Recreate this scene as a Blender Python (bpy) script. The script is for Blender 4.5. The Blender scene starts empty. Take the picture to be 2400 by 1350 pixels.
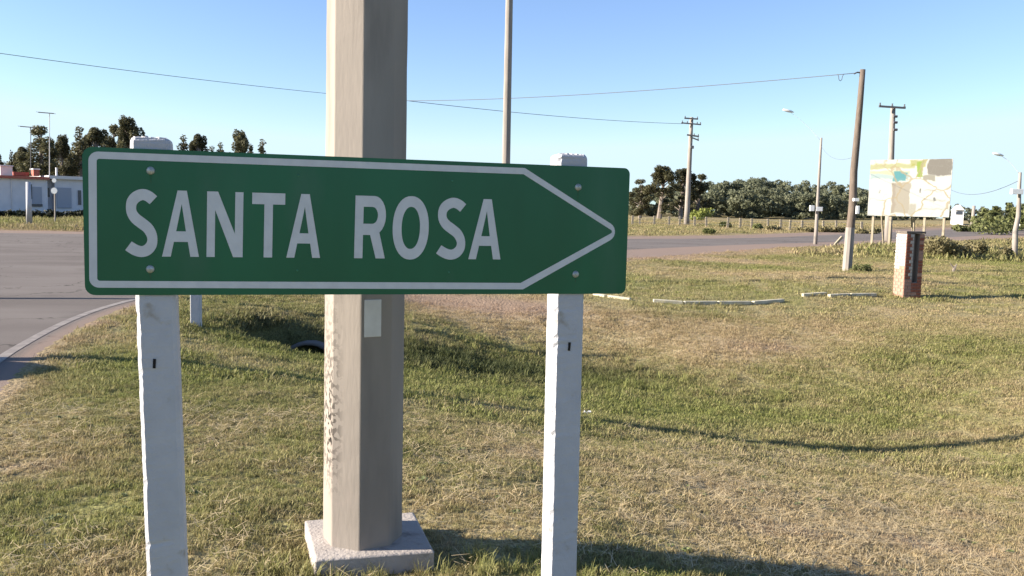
import bpy, bmesh, math, random
import numpy as np
from mathutils import Vector, Matrix
random.seed(7); rng = np.random.default_rng(7)
S = bpy.context.scene; COL = S.collection
R_ = math.radians

# ------------------------------------------------------------------ camera
EYE = Vector((0, 0, 1.6)); FPX = 2000.0
pit = math.atan(185/2000); rol = math.atan(.025)
Fw = Vector((0, math.cos(pit), -math.sin(pit)))
Rt0 = Vector((1, 0, 0)); Up0 = Vector((0, math.sin(pit), math.cos(pit)))
Rt = Rt0*math.cos(rol) + Up0*math.sin(rol); Up = -Rt0*math.sin(rol) + Up0*math.cos(rol)
cam = bpy.data.cameras.new('camera'); co = bpy.data.objects.new('camera', cam); COL.objects.link(co)
co.matrix_world = Matrix(((Rt.x, Up.x, -Fw.x, EYE.x), (Rt.y, Up.y, -Fw.y, EYE.y), (Rt.z, Up.z, -Fw.z, EYE.z), (0, 0, 0, 1)))
cam.sensor_width = 36; cam.lens = 36*FPX/2400; cam.clip_start = .05; cam.clip_end = 6000
S.camera = co
# ------------------------------------------------------------------ light
SUN_EL, SUN_AZ = 21.0, 96.0           # degrees; azimuth to the left of +Y
w = bpy.data.worlds.new('World'); S.world = w; w.use_nodes = True
nt = w.node_tree; nt.nodes.clear()
sky = nt.nodes.new('ShaderNodeTexSky'); sky.sky_type = 'NISHITA'; sky.sun_disc = False
sky.sun_elevation = R_(SUN_EL); sky.sun_rotation = R_(-SUN_AZ)
sky.air_density = 1.0; sky.dust_density = .0; sky.ozone_density = 3.0; sky.altitude = 50
bg = nt.nodes.new('ShaderNodeBackground'); bg.inputs['Strength'].default_value = .068
wo = nt.nodes.new('ShaderNodeOutputWorld')
tint = nt.nodes.new('ShaderNodeMix'); tint.data_type = 'RGBA'; tint.blend_type = 'MULTIPLY'; tint.inputs[0].default_value = 1; tint.inputs[7].default_value = (1.03, .995, 1.12, 1)
nt.links.new(sky.outputs[0], tint.inputs[6]); lim = nt.nodes.new('ShaderNodeMix'); lim.data_type = 'RGBA'; lim.blend_type = 'DARKEN'; lim.inputs[0].default_value = 1; lim.inputs[7].default_value = (3.75, 4.8, 5.4, 1)
nt.links.new(tint.outputs[2], lim.inputs[6]); nt.links.new(lim.outputs[2], bg.inputs[0]); nt.links.new(bg.outputs[0], wo.inputs[0])
sl = bpy.data.lights.new('sun', 'SUN'); sl.energy = 5.0; sl.angle = R_(.53); sl.color = (1, .90, .76)
so = bpy.data.objects.new('sun', sl); COL.objects.link(so)
az, el = R_(SUN_AZ), R_(SUN_EL)
SUND = Vector((-math.sin(az)*math.cos(el), math.cos(az)*math.cos(el), math.sin(el)))
so.rotation_euler = SUND.to_track_quat('Z', 'Y').to_euler()
S.view_settings.view_transform = 'Standard'; S.view_settings.look = 'None'
S.view_settings.exposure = 1.6; S.view_settings.gamma = 1
S.render.engine = 'CYCLES'

# ------------------------------------------------------------------ helpers
def ray(px, py): return Fw + Rt*((px-1200)/FPX) - Up*((py-675)/FPX)
def atY(px, py, Y):                 # the place seen at a pixel of the photograph, Y metres away
    d = ray(px, py); return EYE + d*(Y/d.y)

def mat(name, col, rough=.8, spec=.3, col2=None, scale=5, bump=0, bscale=60, metal=0, detail=4, lo=.35, hi=.65, stretch=None, dirt=None):
    m = bpy.data.materials.new(name); m.use_nodes = True; n = m.node_tree.nodes; L = m.node_tree.links
    b = n['Principled BSDF']; b.inputs['Roughness'].default_value = rough
    b.inputs['Specular IOR Level'].default_value = spec; b.inputs['Metallic'].default_value = metal
    b.inputs['Base Color'].default_value = (*col, 1)
    tc = n.new('ShaderNodeTexCoord'); src = tc.outputs['Object']
    if stretch:
        mp = n.new('ShaderNodeMapping'); mp.inputs['Scale'].default_value = stretch
        L.new(src, mp.inputs[0]); src = mp.outputs[0]
    last = None
    def noise(sc, det):
        t = n.new('ShaderNodeTexNoise'); t.inputs['Scale'].default_value = sc; t.inputs['Detail'].default_value = det
        L.new(src, t.inputs['Vector']); return t
    def ramp(o, a, b_):
        r = n.new('ShaderNodeMapRange'); r.inputs[1].default_value = a; r.inputs[2].default_value = b_
        L.new(o, r.inputs[0]); return r.outputs[0]
    if col2:
        mx = n.new('ShaderNodeMix'); mx.data_type = 'RGBA'
        L.new(ramp(noise(scale, detail).outputs[0], lo, hi), mx.inputs[0])
        mx.inputs[6].default_value = (*col, 1); mx.inputs[7].default_value = (*col2, 1); last = mx.outputs[2]
    if dirt:                       # (colour, scale, lo, hi)
        mx = n.new('ShaderNodeMix'); mx.data_type = 'RGBA'
        L.new(ramp(noise(dirt[1], 6).outputs[0], dirt[2], dirt[3]), mx.inputs[0])
        if last: L.new(last, mx.inputs[6])
        else: mx.inputs[6].default_value = (*col, 1)
        mx.inputs[7].default_value = (*dirt[0], 1); last = mx.outputs[2]
    if last: L.new(last, b.inputs['Base Color'])
    if bump:
        bn = n.new('ShaderNodeBump'); bn.inputs['Strength'].default_value = bump; bn.inputs['Distance'].default_value = .01
        L.new(noise(bscale, 5).outputs[0], bn.inputs['Height']); L.new(bn.outputs[0], b.inputs['Normal'])
    return m

def mesh_obj(name, verts, faces, m=None, parent=None, smooth=False):
    me = bpy.data.meshes.new(name); me.from_pydata([tuple(v) for v in verts], [], [tuple(f) for f in faces]); me.update()
    if m: me.materials.append(m)
    if smooth: me.polygons.foreach_set('use_smooth', [True]*len(me.polygons))
    o = bpy.data.objects.new(name, me); COL.objects.link(o)
    if parent: o.parent = parent
    return o
class MB:
    def __init__(s): s.v = []; s.f = []
    def add(s, vs, fs):
        k = len(s.v); s.v += [Vector(v) for v in vs]; s.f += [tuple(i+k for i in f) for f in fs]; return s
    def box(s, c, d, M=None):
        c = Vector(c); x, y, z = d[0]/2, d[1]/2, d[2]/2
        vs = [Vector(p) for p in ((-x,-y,-z),(x,-y,-z),(x,y,-z),(-x,y,-z),(-x,-y,z),(x,-y,z),(x,y,z),(-x,y,z))]
        if M is not None: vs = [M @ p for p in vs]
        return s.add([p+c for p in vs], [(0,3,2,1),(4,5,6,7),(0,1,5,4),(1,2,6,5),(2,3,7,6),(3,0,4,7)])
    def tube(s, pts, rad, n=8):
        pts = [Vector(p) for p in pts]; rad = rad if hasattr(rad, '__len__') else [rad]*len(pts)
        k = len(s.v); t0 = (pts[1]-pts[0]).normalized()
        a = t0.orthogonal().normalized()
        for i, p in enumerate(pts):
            t = (pts[min(i+1, len(pts)-1)]-pts[max(i-1, 0)]).normalized()
            a = (a - t*a.dot(t)).normalized(); b = t.cross(a)
            for j in range(n):
                an = 2*math.pi*j/n; s.v.append(p+(a*math.cos(an)+b*math.sin(an))*rad[i])
        for i in range(len(pts)-1):
            for j in range(n):
                s.f.append((k+i*n+j, k+i*n+(j+1)%n, k+(i+1)*n+(j+1)%n, k+(i+1)*n+j))
        s.f.append(tuple(k+j for j in range(n))[::-1]); s.f.append(tuple(k+(len(pts)-1)*n+j for j in range(n)))
        return s
    def build(s, name, m, parent=None, smooth=False): return mesh_obj(name, s.v, s.f, m, parent, smooth)
def bevel(o, wd=.01, seg=2, ang=30):
    md = o.modifiers.new('bevel', 'BEVEL'); md.width = wd; md.segments = seg; md.limit_method = 'ANGLE'; md.angle_limit = R_(ang); return o
def tag(o, label=None, cat=None, group=None, kind=None):
    if label: o['label'] = label
    if cat: o['category'] = cat
    if group: o['group'] = group
    if kind: o['kind'] = kind
    return o
def empty(name, loc, rz=0, label=None, cat=None, group=None):
    o = bpy.data.objects.new(name, None); COL.objects.link(o); o.location = loc; o.rotation_euler = (0, 0, rz)
    o.empty_display_size = .2
    return tag(o, label, cat, group)
def copy_tree(o, parent=None):
    c = o.copy(); COL.objects.link(c)
    if parent: c.parent = parent
    for ch in list(o.children): copy_tree(ch, c)
    return c

# value noise for shaping the ground
def vnoise(x, y, sc, seed=0):
    x = np.asarray(x)/sc+seed*17.3; y = np.asarray(y)/sc+seed*9.1
    xi = np.floor(x); yi = np.floor(y); fx = x-xi; fy = y-yi; fx = fx*fx*(3-2*fx); fy = fy*fy*(3-2*fy)
    def h(a, b): v = np.sin(a*127.1+b*311.7+seed*74.7)*43758.5453; return v-np.floor(v)
    return (h(xi,yi)*(1-fx)+h(xi+1,yi)*fx)*(1-fy)+(h(xi,yi+1)*(1-fx)+h(xi+1,yi+1)*fx)*fy-.5

# ------------------------------------------------------------------ terrain height
CP = [(-.65,3.8,0),(-3,3.5,0),(.1,4.05,-.05),(.9,4.05,-.12),(2.5,4,-.3),(4,4,-.4),(0,0,0),(-3,0,0),(4,0,-.2),(0,-6,0),(-10,-4,0),(10,-4,0),
 (-4,6.4,-.01),(-2,6.5,-.06),(0,6.5,-.27),(2,6.5,-.56),(4,6.5,-.76),(6,6.5,-.66),
 (-5.5,9.1,-.01),(-3.6,9.1,-.05),(-2.08,9.1,-.245),(.36,9.1,-.58),(2.46,9.1,-.86),(4,9.1,-1.0),(5.6,9.1,-.85),(8,9.3,-.6),(12,9,-.45),
 (-4.5,11.3,-.03),(-4.3,13,-.03),(-2.8,12,-.42),(-1.5,12,-.55),(0,12,-.8),(2,12,-.95),(4,12,-.97),(5.5,12,-.85),(8,12,-.55),
 (-4.2,14.3,-.06),(-3.3,14.3,-.18),(-1.8,14.3,-.38),(-.1,14.3,-.77),(.5,14.3,-.85),(2.4,14.3,-.8),(4,14.3,-.72),(7.2,14.3,-.5),(10,14,-.4),
 (-5.5,14.3,0),(-5,17,0),(-3.5,17,-.05),(-1.8,17,-.25),(0,17.2,-.3),(1.6,17.6,-.28),(3,17.6,-.28),(6,18.9,-.27),(9,20,-.2),(13,18,-.25),
 (3,21.5,-.22),(8.6,21.5,-.0),(-2,22,0),(1,24,-.03),(4.1,29.7,0),(10.5,28,-.15),(14,33,-.02),(9,36,0),(15,38,.1),(20,38,.12),(22,36,-.02),(26,30,-.1),
 (-8,9,0),(-8,14,0),(-12,25,0),(-24,40,0),(-15,10,0),(-30,20,0),(-30,0,0),(0,40,0),(7,60,.05),(19.4,49,0),(26,78,.2),(16,100,.5),(45,60,.2),(35,100,.5),
 (60,100,.8),(0,100,.4),(-20,60,0),(-40,80,.05),(-60,80,.05),(0,200,1.5),(60,200,1.6),(150,200,1.6),(-100,200,1.2),(-100,60,0),(100,60,.4),(40,0,-.2),(20,10,-.3)]
CP = np.array(CP, float)
def uvw(x, y):
    yy = np.maximum(np.asarray(y, float), -5.)+7; x = np.asarray(x, float)
    return x/yy*1.3, np.log(yy)
cu, cv = uvw(CP[:,0], CP[:,1])
def _k(d2): return .5*d2*np.log(d2+1e-12)
n_ = len(CP); K = _k((cu[:,None]-cu)**2+(cv[:,None]-cv)**2)+np.eye(n_)*2e-4
Pm = np.stack([np.ones(n_), cu, cv], 1)
A_ = np.block([[K, Pm], [Pm.T, np.zeros((3,3))]]); sol = np.linalg.solve(A_, np.concatenate([CP[:,2], [0,0,0]]))
# road outline (near edge from here to the far right, far edge back)
NEAR = [(-2.6,0),(-3.3,4.2),(-3.9,6.4),(-4.9,9.2),(-5.5,12.3),(-5.5,15.5),(-4.6,19),(-2.8,22.2),(-.4,25.2),(4.1,29.7),(9.1,36.7),(13.7,42.4),(19.4,49.3),(32,62),(60,88),(120,140)]
FAR = [(-70,-14),(-75,0),(-75,15),(-70,28),(-55,35),(-40,38),(-30,39.5),(-24.1,40.2),(-12,44),(-3,48.5),(7.7,55.5),(16,63.5),(26.3,75.7),(45,95),(75,122),(130,168)]
def crom(P, t):
    P = np.array(P, float); n = len(P)-1; s = np.clip(t*n, 0, n-1e-9); i = s.astype(int); f = (s-i)[:,None]
    g = lambda k: P[np.clip(i+k, 0, n)]
    p0, p1, p2, p3 = g(-1), g(0), g(1), g(2)
    return .5*((2*p1)+(-p0+p2)*f+(2*p0-5*p1+4*p2-p3)*f*f+(-p0+3*p1-3*p2+p3)*f**3)
tt = np.linspace(0, 1, 240); EN = crom(NEAR, tt); EF = crom(FAR, tt)
POLY = np.concatenate([EN, EF[::-1]])
def poly_sd(x, y, P):               # signed distance, negative inside
    x = np.asarray(x, float).ravel(); y = np.asarray(y, float).ravel()
    best = np.full(x.shape, 1e9); ins = np.zeros(x.shape, bool)
    for i in range(len(P)):
        ax, ay = P[i]; bx, by = P[(i+1) % len(P)]
        dx, dy = bx-ax, by-ay; l2 = dx*dx+dy*dy+1e-12
        t = np.clip(((x-ax)*dx+(y-ay)*dy)/l2, 0, 1)
        best = np.minimum(best, (x-ax-t*dx)**2+(y-ay-t*dy)**2)
        if ay != by:
            c = ((ay > y) != (by > y)) & (x < (bx-ax)*(y-ay)/(by-ay)+ax); ins ^= c
    d = np.sqrt(best); return np.where(ins, -d, d)
def smooth_h(x, y):
    x = np.asarray(x, float).ravel(); y = np.asarray(y, float).ravel()
    xc = np.clip(x, -160, 160); yc = np.clip(y, -6, 240)
    u, v = uvw(xc, yc); out = np.zeros(len(u))
    for a in range(0, len(u), 20000):
        uu, vv = u[a:a+20000], v[a:a+20000]
        out[a:a+20000] = _k((uu[:,None]-cu)**2+(vv[:,None]-cv)**2) @ sol[:n_]+sol[n_]+sol[n_+1]*uu+sol[n_+2]*vv
    return np.clip(out, -1.3, 2.2)
CULV = (-3.05, 12.2)
def height(x, y):
    x = np.asarray(x, float).ravel(); y = np.asarray(y, float).ravel()
    h = smooth_h(x, y); sd = poly_sd(x, y, POLY); k = np.clip((sd+.05)/1.2, 0, 1)
    d = np.hypot(x, y)
    h = h + k*(vnoise(x, y, .55, 1)*.035+vnoise(x, y, .22, 2)*.016+vnoise(x, y, 1.7, 3)*.07*np.clip(d/14, .3, 1)+vnoise(x, y, 6, 4)*.12*np.clip((d-22)/20, 0, 1)+vnoise(x, y, 30, 5)*.6*np.clip((d-70)/60, 0, 1))
    h = h - .06*np.clip(-(sd+.12)/.35, 0, 1)
    # notch in front of the culvert
    a = ((x-CULV[0])/.80)**2+((y-CULV[1])/.80)**2
    h = h - .60*np.exp(-a**3.0)
    # flat seat under the pole's footing
    s = np.exp(-(((x+.66)/.5)**4+((y-3.85)/.5)**4)); h = h*(1-s)+s*(-.03)
    return h
def gz(x, y): return float(height([x], [y])[0])
def on(px, py, Y):                 # X of a pixel at distance Y, set on the ground
    p = atY(px, py, Y); return Vector((p.x, Y, gz(p.x, Y)))

# ---- large-scale cover: dry / lush / bare soil, as world patches
DRY = [(.6,4.6,1.8,.9,.55),(-1.3,3.4,.9,.5,.9),(2.2,6.0,2.2,1.1,.8),(-3.6,5.2,.9,1.0,.75),(-3.7,9.6,1.0,.8,.5),(.5,7.4,1.6,.9,.55),(3.5,15.3,1.9,1.3,1.1),(6.5,16,3.0,2.2,.8),(8,11,2.5,2,.6),(5,7,2,1.2,.35),(-1.0,16.6,2.6,1.4,1.3),(5.5,24,4.5,2.6,.85),(11,24,4,3,.5),(3.3,5.0,1.5,.8,.9),(-2.5,5.2,.8,.6,.2),(9,20,6,2,.2),(0,33,8,3,.8),(7,30.5,4,1.6,1.0),(12,38,3,1.5,.7)]
LUSH = [(-3.0,10.9,1.3,.9,1.0),(-1.6,10.7,1.4,.7,.8),(-3.6,8.0,.8,1.2,.4),(-2.0,4.9,1.5,1.0,.35),(.5,10.6,1.4,.6,.3),(3,10.8,2.4,1.4,.25),(3.2,22.5,2.2,2.5,.9),(6,28.5,3,1.2,.8),(11,33,3,1.5,.7),(-.2,5.4,.9,.6,.3),(1.0,12.5,1.6,.9,.3),(9,14,4,1.4,.4),(0,3.6,.9,.3,.4),(16,24,5,3,.5)]
DARK = [(-3.1,12.3,.9,.9,1.2),(-.9,12.3,1.5,.95,1.1),(.4,13.0,1.2,.9,.5),(1.6,13.2,1.0,.7,.35)]  # first blob paints the culvert hollow's shade; the rest darken the ditch slope
SOIL = [(1.5,3.9,.25,.12,.7),(2.9,5.4,.5,.25,.8),(3.6,6.6,.6,.2,.6),(1.7,5.1,.35,.15,.7),(-2.9,5.0,.3,.2,.6),(-1.2,3.3,.3,.12,.6),(.35,6.4,.5,.2,.6),(4.6,9.9,.9,.3,.5),(-1.6,17.2,2.2,.7,1.0),(.2,16.8,1.4,.7,.8),(4.4,14.6,.9,.5,.5)]
def blobs(x, y, Bs):
    o = np.zeros(len(x))
    for a, b, sx, sy, wt in Bs: o += wt*np.exp(-(((x-a)/sx)**2+((y-b)/sy)**2))
    return o
def cover(x, y):
    x = np.asarray(x, float).ravel(); y = np.asarray(y, float).ravel()
    sd = poly_sd(x, y, POLY)
    n1 = vnoise(x, y, .9, 11)+vnoise(x, y, .35, 12)*.6+vnoise(x, y, 3.1, 13)
    dry = np.clip(.38+blobs(x, y, DRY)*.6-blobs(x, y, LUSH)*.65+n1*.42, 0, 1)
    far = np.clip((y-58)/20, 0, 1); dry = np.clip(dry+far*.3, 0, 1)
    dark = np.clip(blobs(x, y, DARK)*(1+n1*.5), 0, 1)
    edge = np.exp(-np.maximum(sd, 0)/np.where(y > 26, 1.5, .22))*(.55+vnoise(x, y, .5, 15)+.3*(y > 26))
    soil = np.clip(np.maximum(blobs(x, y, SOIL)*(.8+n1*.5), edge), 0, 1)
    return np.stack([dry, dark, soil], 1), sd

def grass_color(n, L, src):         # src: colour socket (R dry, G dark, B soil) -> colour
    sep = n.new('ShaderNodeSeparateColor'); L.new(src, sep.inputs[0])
    geo = n.new('ShaderNodeNewGeometry')
    def nz(sc, det=3):
        t = n.new('ShaderNodeTexNoise'); t.inputs['Scale'].default_value = sc; t.inputs['Detail'].default_value = det
        L.new(geo.outputs['Position'], t.inputs['Vector']); return t.outputs[0]
    def mix(f, a, b):
        m = n.new('ShaderNodeMix'); m.data_type = 'RGBA'
        if isinstance(f, float): m.inputs[0].default_value = f
        else: L.new(f, m.inputs[0])
        for i, c in ((6, a), (7, b)):
            if isinstance(c, tuple): m.inputs[i].default_value = (*c, 1)
            else: L.new(c, m.inputs[i])
        return m.outputs[2]
    def mth(op, a, b):
        m = n.new('ShaderNodeMath'); m.operation = op; m.use_clamp = True
        for i, c in ((0, a), (1, b)):
            if isinstance(c, float): m.inputs[i].default_value = c
            else: L.new(c, m.inputs[i])
        return m.outputs[0]
    f = mth('ADD', sep.outputs[0], mth('SUBTRACT', mth('MULTIPLY', nz(9.), 1.2), .6))
    g = mix(nz(3.), G1, G2); d = mix(nz(5.), D1, D2)
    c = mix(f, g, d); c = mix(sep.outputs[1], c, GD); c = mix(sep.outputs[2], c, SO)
    return c, nz, mix, mth
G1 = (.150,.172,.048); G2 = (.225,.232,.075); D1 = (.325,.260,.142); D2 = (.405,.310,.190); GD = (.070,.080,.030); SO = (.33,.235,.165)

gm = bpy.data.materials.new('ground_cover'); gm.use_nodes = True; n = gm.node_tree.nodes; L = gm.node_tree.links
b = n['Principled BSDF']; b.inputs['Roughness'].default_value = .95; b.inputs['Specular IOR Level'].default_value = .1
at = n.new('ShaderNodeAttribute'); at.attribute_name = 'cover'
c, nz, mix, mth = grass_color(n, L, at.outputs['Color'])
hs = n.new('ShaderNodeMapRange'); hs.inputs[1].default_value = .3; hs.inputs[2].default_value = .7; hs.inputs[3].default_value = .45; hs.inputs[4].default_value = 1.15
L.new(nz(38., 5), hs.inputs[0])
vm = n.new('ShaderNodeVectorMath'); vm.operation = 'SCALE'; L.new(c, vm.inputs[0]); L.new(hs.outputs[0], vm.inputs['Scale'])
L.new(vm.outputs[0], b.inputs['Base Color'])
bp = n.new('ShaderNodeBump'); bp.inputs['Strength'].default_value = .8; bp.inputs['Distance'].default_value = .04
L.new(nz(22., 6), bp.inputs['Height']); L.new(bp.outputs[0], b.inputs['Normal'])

# ------------------------------------------------------------------ ground sheet
def lines(segs):
    o = [];
    for a, b_, st in segs: o += list(np.arange(a, b_-1e-6, st))
    return np.array(o+[segs[-1][1]])
xs = lines([(-3000,-1000,500),(-1000,-200,100),(-200,-60,10),(-60,-24,1.8),(-24,-7,.5),(-7,9,.1),(9,26,.35),(26,60,1.8),(60,200,10),(200,1000,100),(1000,3000,500)])
ys = lines([(-1000,-200,200),(-200,-10,20),(-10,2.4,.8),(2.4,16,.1),(16,30,.22),(30,60,.6),(60,130,2),(130,300,10),(300,1000,100),(1000,5000,500)])
X, Y = np.meshgrid(xs, ys); Zs = height(X, Y); nx, ny = len(xs), len(ys)
vv = np.stack([X.ravel(), Y.ravel(), Zs], 1)
ii = np.arange(nx*ny).reshape(ny, nx); ff = np.stack([ii[:-1,:-1], ii[:-1,1:], ii[1:,1:], ii[1:,:-1]], -1).reshape(-1, 4)
me = bpy.data.meshes.new('ground'); me.from_pydata(vv.tolist(), [], ff.tolist()); me.update(); me.materials.append(gm)
me.polygons.foreach_set('use_smooth', [True]*len(me.polygons))
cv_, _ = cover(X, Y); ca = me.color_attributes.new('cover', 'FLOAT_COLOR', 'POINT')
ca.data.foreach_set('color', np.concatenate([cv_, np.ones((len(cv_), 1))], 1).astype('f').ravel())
o = bpy.data.objects.new('ground', me); COL.objects.link(o); tag(o, kind='structure')

# ------------------------------------------------------------------ road
rm = bpy.data.materials.new('asphalt'); rm.use_nodes = True; n = rm.node_tree.nodes; L = rm.node_tree.links
b = n['Principled BSDF']; b.inputs['Roughness'].default_value = .95; b.inputs['Specular IOR Level'].default_value = .1
geo = n.new('ShaderNodeNewGeometry')
def tex(sc, det, vec=None, mp=None):
    t = n.new('ShaderNodeTexNoise'); t.inputs['Scale'].default_value = sc; t.inputs['Detail'].default_value = det
    v = geo.outputs['Position']
    if mp:
        m_ = n.new('ShaderNodeMapping'); m_.inputs['Scale'].default_value = mp; m_.inputs['Rotation'].default_value = (0, 0, .25); L.new(v, m_.inputs[0]); v = m_.outputs[0]
    L.new(v, t.inputs['Vector']); return t.outputs[0]
def mr(o_, a, b_, c_=0, d_=1):
    r = n.new('ShaderNodeMapRange'); L.new(o_, r.inputs[0])
    for i, q in enumerate((a, b_, c_, d_)): r.inputs[i+1].default_value = q
    return r.outputs[0]
def mx(f, a, b_, bt='MIX'):
    m_ = n.new('ShaderNodeMix'); m_.data_type = 'RGBA'; m_.blend_type = bt; L.new(f, m_.inputs[0]) if not isinstance(f, float) else setattr(m_.inputs[0], 'default_value', f)
    for i, q in ((6, a), (7, b_)):
        if isinstance(q, tuple): m_.inputs[i].default_value = (*q, 1)
        else: L.new(q, m_.inputs[i])
    return m_.outputs[2]
c0 = mx(mr(tex(.8, 4, mp=(.35, 1, 1)), .35, .65), (.142,.124,.115), (.182,.162,.15))
c0 = mx(mr(tex(.22, 3, mp=(.3, 1.4, 1)), .52, .68, 0, .75), c0, (.105,.090,.082))
c0 = mx(mr(tex(90, 2), .3, .7, 0, .45), c0, (.15,.13,.12))
vo = n.new('ShaderNodeTexVoronoi'); vo.feature = 'DISTANCE_TO_EDGE'; vo.inputs['Scale'].default_value = .33
wv = n.new('ShaderNodeVectorMath'); wv.operation = 'ADD'; wn = n.new('ShaderNodeTexNoise'); wn.inputs['Scale'].default_value = 1.1; wn.inputs['Detail'].default_value = 5
L.new(geo.outputs['Position'], wn.inputs['Vector']); ws = n.new('ShaderNodeVectorMath'); ws.operation = 'SCALE'; ws.inputs['Scale'].default_value = 1.6; L.new(wn.outputs['Color'], ws.inputs[0])
L.new(geo.outputs['Position'], wv.inputs[0]); L.new(ws.outputs[0], wv.inputs[1]); L.new(wv.outputs[0], vo.inputs['Vector'])
crk = mr(vo.outputs['Distance'], .002, .007, .75, 0)
c0 = mx(crk, c0, (.045,.04,.037))
c0 = mx(mr(tex(.9, 5), .60, .68, 0, .5), c0, (.12,.105,.097))
ea = n.new('ShaderNodeAttribute'); ea.attribute_name = 'shoulder'
c0 = mx(ea.outputs['Fac'], c0, (.25,.185,.15))
L.new(c0, b.inputs['Base Color'])
bp = n.new('ShaderNodeBump'); bp.inputs['Strength'].default_value = .5; bp.inputs['Distance'].default_value = .01; L.new(tex(120, 3), bp.inputs['Height']); L.new(bp.outputs[0], b.inputs['Normal'])
NT, NS = 420, 90
t1 = np.linspace(0, 1, NT)**1.0; e1 = crom(NEAR, t1); e2 = crom(FAR, t1)
nrm = np.gradient(e1, axis=0); nrm = np.stack([-nrm[:,1], nrm[:,0]], 1); nrm /= np.linalg.norm(nrm, axis=1)[:,None]
wob = (vnoise(e1[:,0], e1[:,1], .5, 21)*.16+vnoise(e1[:,0], e1[:,1], 1.6, 22)*.2)
e1 = e1+nrm*wob[:,None]
ss = np.linspace(0, 1, NS)**2.2
RV = (e1[None]*(1-ss)[:,None,None]+e2[None]*ss[:,None,None]).reshape(-1, 2)
rz_ = smooth_h(RV[:,0], RV[:,1])-.004
me = bpy.data.meshes.new('road'); ii = np.arange(NT*NS).reshape(NS, NT)
ff = np.stack([ii[:-1,:-1], ii[1:,:-1], ii[1:,1:], ii[:-1,1:]], -1).reshape(-1, 4)
rd = np.concatenate([RV, rz_[:,None]], 1)
me.from_pydata(rd.tolist(), [], ff.tolist()); me.update(); me.materials.append(rm)
me.polygons.foreach_set('use_smooth', [True]*len(me.polygons))
sdn = -poly_sd(RV[:,0], RV[:,1], POLY)
wd = np.where(RV[:,1] > 20, 3.2, .34)
sh = np.clip((wd-sdn)/.12, 0, 1)*np.where(RV[:,1] > 20, .9, .75)
aa = me.attributes.new('shoulder', 'FLOAT', 'POINT'); aa.data.foreach_set('value', sh.astype('f'))
o = bpy.data.objects.new('road', me); COL.objects.link(o); tag(o, kind='structure')
# skirt and worn edge line, following the road edge
sel = [i for i in range(NT) if EN[0][1] < e1[i][1] < 24 and e1[i][0] < 0]
lm = mat('worn_line_paint', (.27,.24,.215), .7, col2=(.19,.165,.15), scale=7, lo=.38, hi=.62)
lv = []; lf = []
nn = crom(NEAR, t1)
for k, i in enumerate(sel):
    for off in (.36, .47):
        p = nn[i]+nrm[i]*off; lv.append((p[0], p[1], float(smooth_h([p[0]], [p[1]])[0])+.000))
    if k: lf.append((2*k-2, 2*k, 2*k+1, 2*k-1))
ob = mesh_obj('edge_line', lv, lf, lm); tag(ob, kind='structure')

# ------------------------------------------------------------------ materials
white_post = mat('white_painted_concrete', (.46,.46,.49), .75, col2=(.41,.41,.44), scale=9, bump=.35, bscale=70, dirt=((.33,.30,.27), 13, .64, .74))
concrete = mat('pole_concrete', (.50,.44,.38), .88, .2, col2=(.42,.365,.32), scale=2.2, bump=.4, bscale=90, stretch=(3,3,.5), dirt=((.30,.26,.23), 8, .62, .80))
green = mat('green_sign_sheet', (.002,.090,.036), .34, .45, col2=(.003,.112,.047), scale=3.5, stretch=(1,1,.35), dirt=((.030,.115,.065), 5, .56, .85), bump=.06, bscale=9)
signwhite = mat('sign_white_film', (.60,.60,.61), .5, .35, col2=(.55,.55,.56), scale=25)
zinc = mat('zinc_bolt', (.45,.47,.45), .4, .5, col2=(.3,.32,.3), scale=90, metal=.4)
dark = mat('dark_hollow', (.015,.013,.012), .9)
wood_grey = mat('weathered_timber', (.17,.135,.11), .9, col2=(.11,.085,.07), scale=6, stretch=(6,6,.6), bump=.5, bscale=40)
conc2 = mat('street_pole_concrete', (.31,.275,.245), .85, col2=(.23,.205,.185), scale=3, stretch=(3,3,.5), bump=.3)
steel = mat('dark_steel', (.10,.10,.11), .5, .5)
wire_m = mat('cable_black', (.09,.10,.12), .6)
lampw = mat('lamp_white_housing', (.8,.8,.8), .4, .5, col2=(.72,.72,.72), scale=10)

# ------------------------------------------------------------------ the direction sign
BLc = Vector((-1.3033, 2.5906, 1.3053)); E1 = Vector((1.7138, .4811, 0)).normalized(); NRM = Vector((E1.y, -E1.x, 0))
sign = empty('direction_sign', (BLc.x, BLc.y, 1.3053), math.atan2(E1.y, E1.x), 'green arrow road sign reading SANTA ROSA in white letters, across two white posts', 'road sign')
# in sign space: x along, y = depth (front is -y), z up
def prism(name, outlines, y0, y1, m, parent, bev=0):
    cu_ = bpy.data.curves.new(name, 'CURVE'); cu_.dimensions = '2D'; cu_.fill_mode = 'BOTH'; cu_.extrude = abs(y1-y0)/2
    for ol in outlines:
        sp = cu_.splines.new('POLY'); sp.points.add(len(ol)-1); sp.use_cyclic_u = True
        for p, q in zip(sp.points, ol): p.co = (q[0], q[1], 0, 1)
    tmp = bpy.data.objects.new('tmp', cu_); COL.objects.link(tmp)
    dg = bpy.context.evaluated_depsgraph_get(); me = bpy.data.meshes.new_from_object(tmp.evaluated_get(dg))
    bpy.data.objects.remove(tmp)
    Mx = Matrix.Translation((0, (y0+y1)/2, 0)) @ Matrix.Rotation(math.pi/2, 4, 'X')
    me.transform(Mx); me.name = name; me.materials.clear(); me.materials.append(m)
    o = bpy.data.objects.new(name, me); COL.objects.link(o); o.parent = parent; return o
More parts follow.
